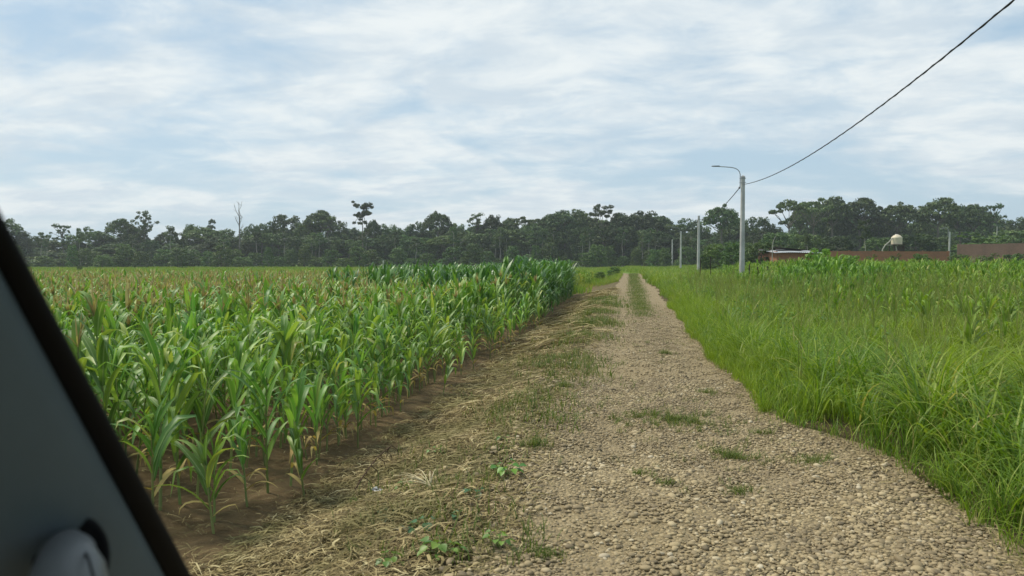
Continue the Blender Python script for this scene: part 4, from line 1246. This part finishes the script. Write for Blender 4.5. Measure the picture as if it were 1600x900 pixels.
def cable_span(A, B, sag, n=24, r=.022, ext=0):
    t = np.linspace(0, 1 + ext, n)[:, None]
    P = A + (B - A) * t; P[:, 2] -= (4 * sag * t * (1 - t))[:, 0]
    return P
def cables():
    # near span: the plane through the pole, running along the road towards and past the camera
    A = np.array([p1[0] + .12, p1[1] - .05, at(1163, 288, 54)[2]])
    pl = np.array([p1[0] - .35, 2.0])
    d = pl - A[:2]; nrm = np.array([-d[1], d[0]])
    pts = []
    for q in ((1200, 277), (1250, 249), (1330, 201), (1400, 151), (1470, 95), (1530, 43), (1580, 0)):
        rr = ray(*q); s = nrm.dot(A[:2]) / nrm.dot(rr[:2]); w = np.array([0, 0, H]) + rr * s
        pts.append((np.linalg.norm(w[:2] - A[:2]), w[2]))
    pts = np.array(pts); c = np.polyfit(np.append(pts[:, 0], [0, 0, 0]), np.append(pts[:, 1], [A[2]] * 3), 2)
    L = np.linalg.norm(d); s = np.linspace(0, L * 1.06, 40)
    P = np.stack([A[0] + d[0] * s / L, A[1] + d[1] * s / L, np.polyval(c, s)], -1)
    P[:, 2] += (A[2] - P[0, 2]) * np.exp(-s / 4)
    g = Geo(); g.tube(P, .020, 8); a = np.linspace(0, s[-1] * 5.5, 900)
    # a second conductor twisted round the first
    Q = np.stack([np.interp(np.linspace(0, 1, 900), np.linspace(0, 1, 40), P[:, i]) for i in range(3)], -1)
    Q += np.stack([np.cos(a), 0 * a, np.sin(a)], -1) * .020
    g.tube(Q, .011, 5)
    tag(mesh_obj('power_cable', g, M['cable']), 'thick twisted black cable sagging across the sky to the near pole', 'cable', 'power cables')
    B = np.array([p2[0] - .1, p2[1], p2[2] - .5])
    g = Geo(); g.tube(cable_span(np.array([p1[0] - .25, p1[1], p1[2] - .82]), B, .75), .030, 6)
    tag(mesh_obj('power_cable', g, M['cable']), 'cable running from the near lamp pole down to the second pole', 'cable', 'power cables')
    g = Geo(); g.tube(cable_span(B, np.array([p3[0], p3[1], p3[2] - .5]), .8), .022, 6)
    tag(mesh_obj('power_cable', g, M['cable']), 'thin far cable from the second pole onwards along the road', 'cable', 'power cables')
cables()

def stakes():
    S = [(1094, 403, 424, 62, 'fence stake just right of the second power pole'), (1111, 401, 420, 66, 'fence stake midway between the two nearest poles'),
         (1172, 413, 430, 52, 'first dark stake right of the near lamp pole'), (1187, 417, 434, 48, 'leaning dark stake in the grass right of the near pole'),
         (1200, 416, 430, 50, 'short dark stake before the dark round bush'), (1221, 416, 436, 46, 'dark stake beside the broad-leaved plants near the house')]
    for px, top, bot, D, lab in S:
        a = at(px, top, D); z0 = float(gz(a[0], a[1]))
        g = Geo(); h = a[2] - z0; l = rng.normal(0, .07)
        g.tube(np.array([[0, 0, -.2], [l * .5, 0, h * .5], [l, 0, h]]), [.05, .047, .04], 7)
        o = mesh_obj('fence_stake', g, M['stake']); o.location = (a[0], a[1], z0)
        tag(o, lab, 'fence stake', 'dark stakes in the grass')
    a = at(599, 407, 95); z0 = FIELD_Z
    g = Geo(); g.tube(np.array([[0, 0, -.2], [0, 0, (a[2] - z0) * .6], [0, 0, a[2] - z0]]), [.09, .09, .085], 8)
    o = mesh_obj('marker_post', g, M['white_post']); o.location = (a[0], a[1], z0)
    tag(o, 'short white marker post at the far side of the cornfield', 'marker post')
stakes()

# ------------------------------------------------------------------ house, walls, water tank
def house():
    D = 92; a = at(1214, 395, D); b = at(1276, 395, D + .5)
    z0 = -.15; wl = np.linalg.norm(b[:2] - a[:2]); ang = math.atan2(b[1] - a[1], b[0] - a[0])
    t = thing('brick_house', 'low orange brick house with a grey corrugated metal roof behind the crop', 'house', (a[0], a[1], z0), ang)
    zt = a[2] - z0; depth = 5.0
    g = Geo()
    g.box((wl * .31, .1, zt / 2), (wl * .62, .2, zt)); g.box((wl * .84, .1, zt / 2), (wl * .32, .2, zt)); g.box((wl * .65, .1, zt * .88), (wl * .06, .2, zt * .24 - .004))
    g.box((.1, .2 + depth / 2, zt / 2 + .1), (.2, depth, zt + .2)); g.box((wl - .1, .2 + depth / 2, zt / 2 + .1), (.2, depth, zt + .2)); g.box((wl / 2, depth + .3, zt / 2 + .3), (wl, .2, zt + .6))
    mesh_obj('wall', g, M['brick'], t, smooth=False)
    g = Geo(); g.box((wl * .65, .06, zt * .38), (wl * .055, .05, zt * .76)); mesh_obj('door', g, M['stake'], t, smooth=False)
    # corrugated roof, rising to the back
    n = 90; xs_ = np.linspace(-.45, wl + .5, n)
    zc = .035 * np.sin(np.arange(n) * math.pi / 2)
    V = []
    rows = [(-.5, zt + .02), (2.5, zt + .30), (depth + .9, zt + .50)]
    for y, z in rows: V.append(np.stack([xs_, np.full(n, y), z + zc + .05 * np.sin(xs_ * .8)], -1))
    V = np.concatenate(V); Vb = V - np.array([0, 0, .03]); i = np.arange(2)[:, None] * n + np.arange(n - 1)[None]
    q = np.stack([i, i + 1, i + 1 + n, i + n], -1).reshape(-1, 4)
    g = Geo(); g.add(V, q); g.add(Vb, q[:, ::-1])
    e = np.arange(n - 1); g.add(np.vstack([V[:n], Vb[:n]]), np.stack([e, e + n, e + n + 1, e + 1], -1))
    rf = mesh_obj('roof', g, M['roof'], t, smooth=False)
    g = Geo(); g.box((wl * .52, 3.0, zt + .66), (wl * .8, 3.2, .05)); V, Fc, U, m_ = g.arr(); V[:, 2] -= (V[:, 0] - wl * .0) * .085; V[:, 2] += .12
    mesh_obj('roof_gap_shade', (V, Fc, U, m_), M['stake'], t, smooth=False)  # dark slab standing in for the shaded gap under a higher roof plane
    g = Geo(); g.tube(np.array([[-.35, 0, 0], [-.35, 0, zt + 1.0], [-.2, 0, zt + 1.6], [.05, 0, zt + 2.1]]), [.06, .05, .04, .025], 7)
    o = mesh_obj('pale_branch', g, M['bark_white']); o.location = (a[0] - .2, a[1], z0)
    tag(o, 'bare pale forked stick standing at the left corner of the brick house', 'bare stick')
house()

def wall_run(p_a, p_b, D1, D2, mat, label, name='brick_wall'):
    a = at(p_a[0], p_a[1], D1); b = at(p_b[0], p_b[1], D2); z0 = -.2
    L = np.linalg.norm(b[:2] - a[:2]); ang = math.atan2(b[1] - a[1], b[0] - a[0])
    t = thing(name, label, 'wall', (a[0], a[1], z0), ang)
    g = Geo(); n = max(3, int(L / 3)); h1, h2 = a[2] - z0, b[2] - z0
    for i in range(n):
        x0, x1 = L * i / n, L * (i + 1) / n; h = h1 + (h2 - h1) * (i + .5) / n
        g.box(((x0 + x1) / 2, 0, h / 2), (x1 - x0 - .26, .15, h))
    mesh_obj('panel', g, mat, t, smooth=False)
    for i in range(n + 1):
        q = Geo(); h = h1 + (h2 - h1) * i / n + .08; q.box((L * i / n, 0, h / 2), (.25, .25, h)); mesh_obj('column', q, M['concrete'] if False else mat, t, smooth=False)
    return t
wall_run((1290, 392), (1482, 393), 104, 100, M['brick'], 'long orange brick wall behind the crop, below the water tank')
wall_run((1497, 382), (1660, 379), 125, 118, M['brick_pink'], 'pinkish brick wall at the far right edge, behind the shrubs')

def tank():
    D = 112; c = at(1401, 382, D); z0 = -.2; zb = c[2] - z0; s = D / F
    t = thing('water_tank', 'beige cylindrical water tank with a domed lid raised on a dark stand', 'water tank', (c[0], c[1], z0), YAW)
    R = 8 * s; h = 10.5 * s
    prof = [(0, zb), (R * .97, zb), (R, zb + .05)]
    for i in range(1, 6): zz = zb + h * i / 6; prof += [(R, zz - .07), (R * .965, zz), (R, zz + .07)]
    prof += [(R, zb + h), (R * .93, zb + h + .1), (R * .6, zb + h + .34), (R * .28, zb + h + .45)]
    g = Geo(); g.lathe(prof, 28); mesh_obj('tank_body', g, M['tank'], t)
    g = Geo(); g.lathe([(R * .30, zb + h + .43), (R * .30, zb + h + .52), (0, zb + h + .55)], 16); mesh_obj('lid', g, M['white_post'], t)
    g = Geo(); g.box((0, 0, zb - .07), (R * 2.3, R * 2.3, .12)); mesh_obj('platform', g, M['stake'], t, smooth=False)
    for sx in (-1, 1):
        for sy in (-1, 1):
            g = Geo(); g.box((sx * R * .95, sy * R * .95, (zb - .13) / 2), (.13, .13, zb - .13)); mesh_obj('leg', g, M['stake'], t, smooth=False)
    g = Geo(); g.box((R * .25, -R * .9, (zb + 1.1) / 2 - .1), (R * 1.4, .08, zb - 1.4)); mesh_obj('side_panel', g, M['stake'], t, smooth=False)
    g = Geo(); g.tube(np.array([[-R * .7, -R * 1.1, zb - .3], [-R * .1, -R * 1.15, 1.9]]), .07, 7); mesh_obj('brace', g, M['bark_white'], t)
    g = Geo()
    P = np.array([[-R * .85, -.2, zb + h * .95], [-R * 1.15, -.3, zb + h * .85], [-R * 1.7, -.3, zb + .35], [-R * 2.4, -.3, zb - .1], [-R * 2.9, -.3, zb - .75], [-R * 3.2, -.3, 2.2], [-R * 3.3, -.3, .5]])
    g.tube(P, .09, 8); mesh_obj('pipe', g, M['bark_white'], t)
    g = Geo(); g.tube(np.array([[-R * 2.2, -.3, zb - .12], [-R * .9, -.3, zb - .1]]), .05, 6); mesh_obj('crossbar', g, M['bark_white'], t)
tank()

# ------------------------------------------------------------------ the vehicle the picture is taken from: left windscreen pillar
def vehicle():
    t = thing('vehicle', 'grey windscreen pillar of the vehicle, with black seal and grab handle, at the left edge', 'vehicle', (0, 0, 0))
    def e_pt(s):           # the inner edge of the pillar, s = 0 at the picture's left border, 1 at its bottom border
        a = np.array([0, 0, H]) + ray(-4, 322) * .62; b = np.array([0, 0, H]) + ray(301, 903) * 1.02
        return a + (b - a) * s
    S = np.linspace(-1.0, 1.8, 29)
    ax = e_pt(1) - e_pt(0); ax /= np.linalg.norm(ax)
    def frame(s):
        c = e_pt(s); view = c - np.array([0, 0, H]); view /= np.linalg.norm(view)
        side = np.cross(ax, view); side /= np.linalg.norm(side)
        if side[0] > 0: side = -side                # towards the driver's door
        back = np.cross(side, ax); back /= np.linalg.norm(back)
        if back.dot(view) > 0: back = -back         # towards the camera
        return c, side, back
    def strip(prof):
        V = []
        for s in S:
            c, sd, bk = frame(s)
            k = np.linalg.norm(c - np.array([0, 0, H])) 
            V.append([c + sd * p[0] * (0.75 + .25 * s) + bk * p[1] for p in prof])
        V = np.array(V); n = len(prof); V = V.reshape(-1, 3)
        i = np.arange(len(S) - 1)[:, None] * n + np.arange(n - 1)[None]
        return Geo().add(V, np.stack([i, i + 1, i + 1 + n, i + n], -1).reshape(-1, 4))
    # seal: rounded black lip along the glass
    a = np.linspace(-.9, 1.35, 9)
    seal = [(0.004, -.06)] + [(0.012 - .012 * math.cos(q * 1.4), .014 * math.sin(q * 1.4) * .6) for q in np.linspace(0, 1.6, 7)] + [(.030, .004), (.034, -.01)]
    mesh_obj('seal', strip(seal), M['rubber'], t)
    # trim: gently convex plastic running back towards the door
    tr = [(.024, -.012), (.0262, .001), (.030, .008), (.038, .014), (.055, .021), (.09, .030), (.14, .036), (.21, .036), (.30, .028), (.42, .01), (.55, -.03)]
    trim = mesh_obj('pillar_trim', strip(tr), M['trim'], t)
    from mathutils.bvhtree import BVHTree
    tg = strip(tr).arr(); bvh = BVHTree.FromPolygons([tuple(map(float, v)) for v in tg[0]], [tuple(map(int, f)) for f in tg[1]])
    def on_trim(px, py):
        d = ray(px, py); hit = bvh.ray_cast(Vector((0, 0, H)), Vector(d))
        return np.array(hit[0]), hit[3] / np.linalg.norm(d)
    # grab handle: thick rounded grip over a black dish that imitates a shaded hollow
    def sp(px, py, d):
        w = ray(px, py); return np.array([0, 0, H]) + w * d
    o, d0 = on_trim(112, 858)
    dt = d0
    g = Geo(); P = np.array([sp(106, 846, dt - .012), sp(105, 853, dt - .03), sp(105, 866, dt - .05), sp(106, 890, dt - .065), sp(107, 930, dt - .075), sp(106, 1000, dt - .075), sp(100, 1100, dt - .07)])
    rad = np.array([.008, .018, .026, .033, .038, .040, .040]) * dt / .8
    g.tube(P, rad, 22)
    h = mesh_obj('grab_handle', g, M['handle'], t)
    g = Geo(); P2 = np.array([sp(122, 846, dt - .045), sp(138, 872, dt - .085), sp(146, 900, dt - .10), sp(150, 960, dt - .11)])
    g.tube(P2, [.0012, .0014, .0014, .0014], 6); mesh_obj('seam', g, M['rubber'], h)
    c, sd, bk = frame(.9)
    n = 28; aa = np.linspace(0, 2 * math.pi, n, endpoint=False); upv = -ax
    nrm = np.array([0, 0, H]) - o; nrm /= np.linalg.norm(nrm)
    e1 = np.cross(nrm, [0, 0, 1.0]); e1 /= np.linalg.norm(e1); e2 = np.cross(e1, nrm)
    rings = []
    for rr, dz in ((1.0, .002), (.95, .007), (.86, .006), (.6, .003), (.02, .003)):
        rings.append([o + e1 * (.037 * rr * math.cos(q)) + e2 * (.049 * rr * math.sin(q) - .012) + nrm * (dz + .012) for q in aa])
    V = np.array(rings).reshape(-1, 3); i = np.arange(4)[:, None] * n; j = np.arange(n)[None]; j2 = (j + 1) % n
    g2 = Geo(); g2.add(V, np.stack([i + j, i + j2, i + n + j2, i + n + j], -1).reshape(-1, 4))
    mesh_obj('recess_shade_dish', g2, M['rubber'], t)  # raised dish, its black stands in for the shade inside the hollow
    # unseen roof over the seats, added to shade the pillar trim
    g = Geo(); c = e_pt(-1.0)
    g.box((.55, c[1] - .95, c[2] + .06), (2.4, 1.9, .05)); mesh_obj('unseen_roof_lining', g, M['trim'], t, smooth=False)
vehicle()

# ------------------------------------------------------------------ air
def haze():
    m, t, out = new_mat('haze')
    v = t.new('ShaderNodeVolumePrincipled')
    v.inputs['Color'].default_value = (.80, .88, .95, 1); v.inputs['Density'].default_value = 0.00032; v.inputs['Anisotropy'].default_value = 0.2
    t.l.new(v.outputs[0], out.inputs['Volume'])
    g = Geo(); g.box((0, 730, 30), (1840, 1620, 64))
    tag(mesh_obj('haze', g, m, smooth=False), kind='stuff')
haze()
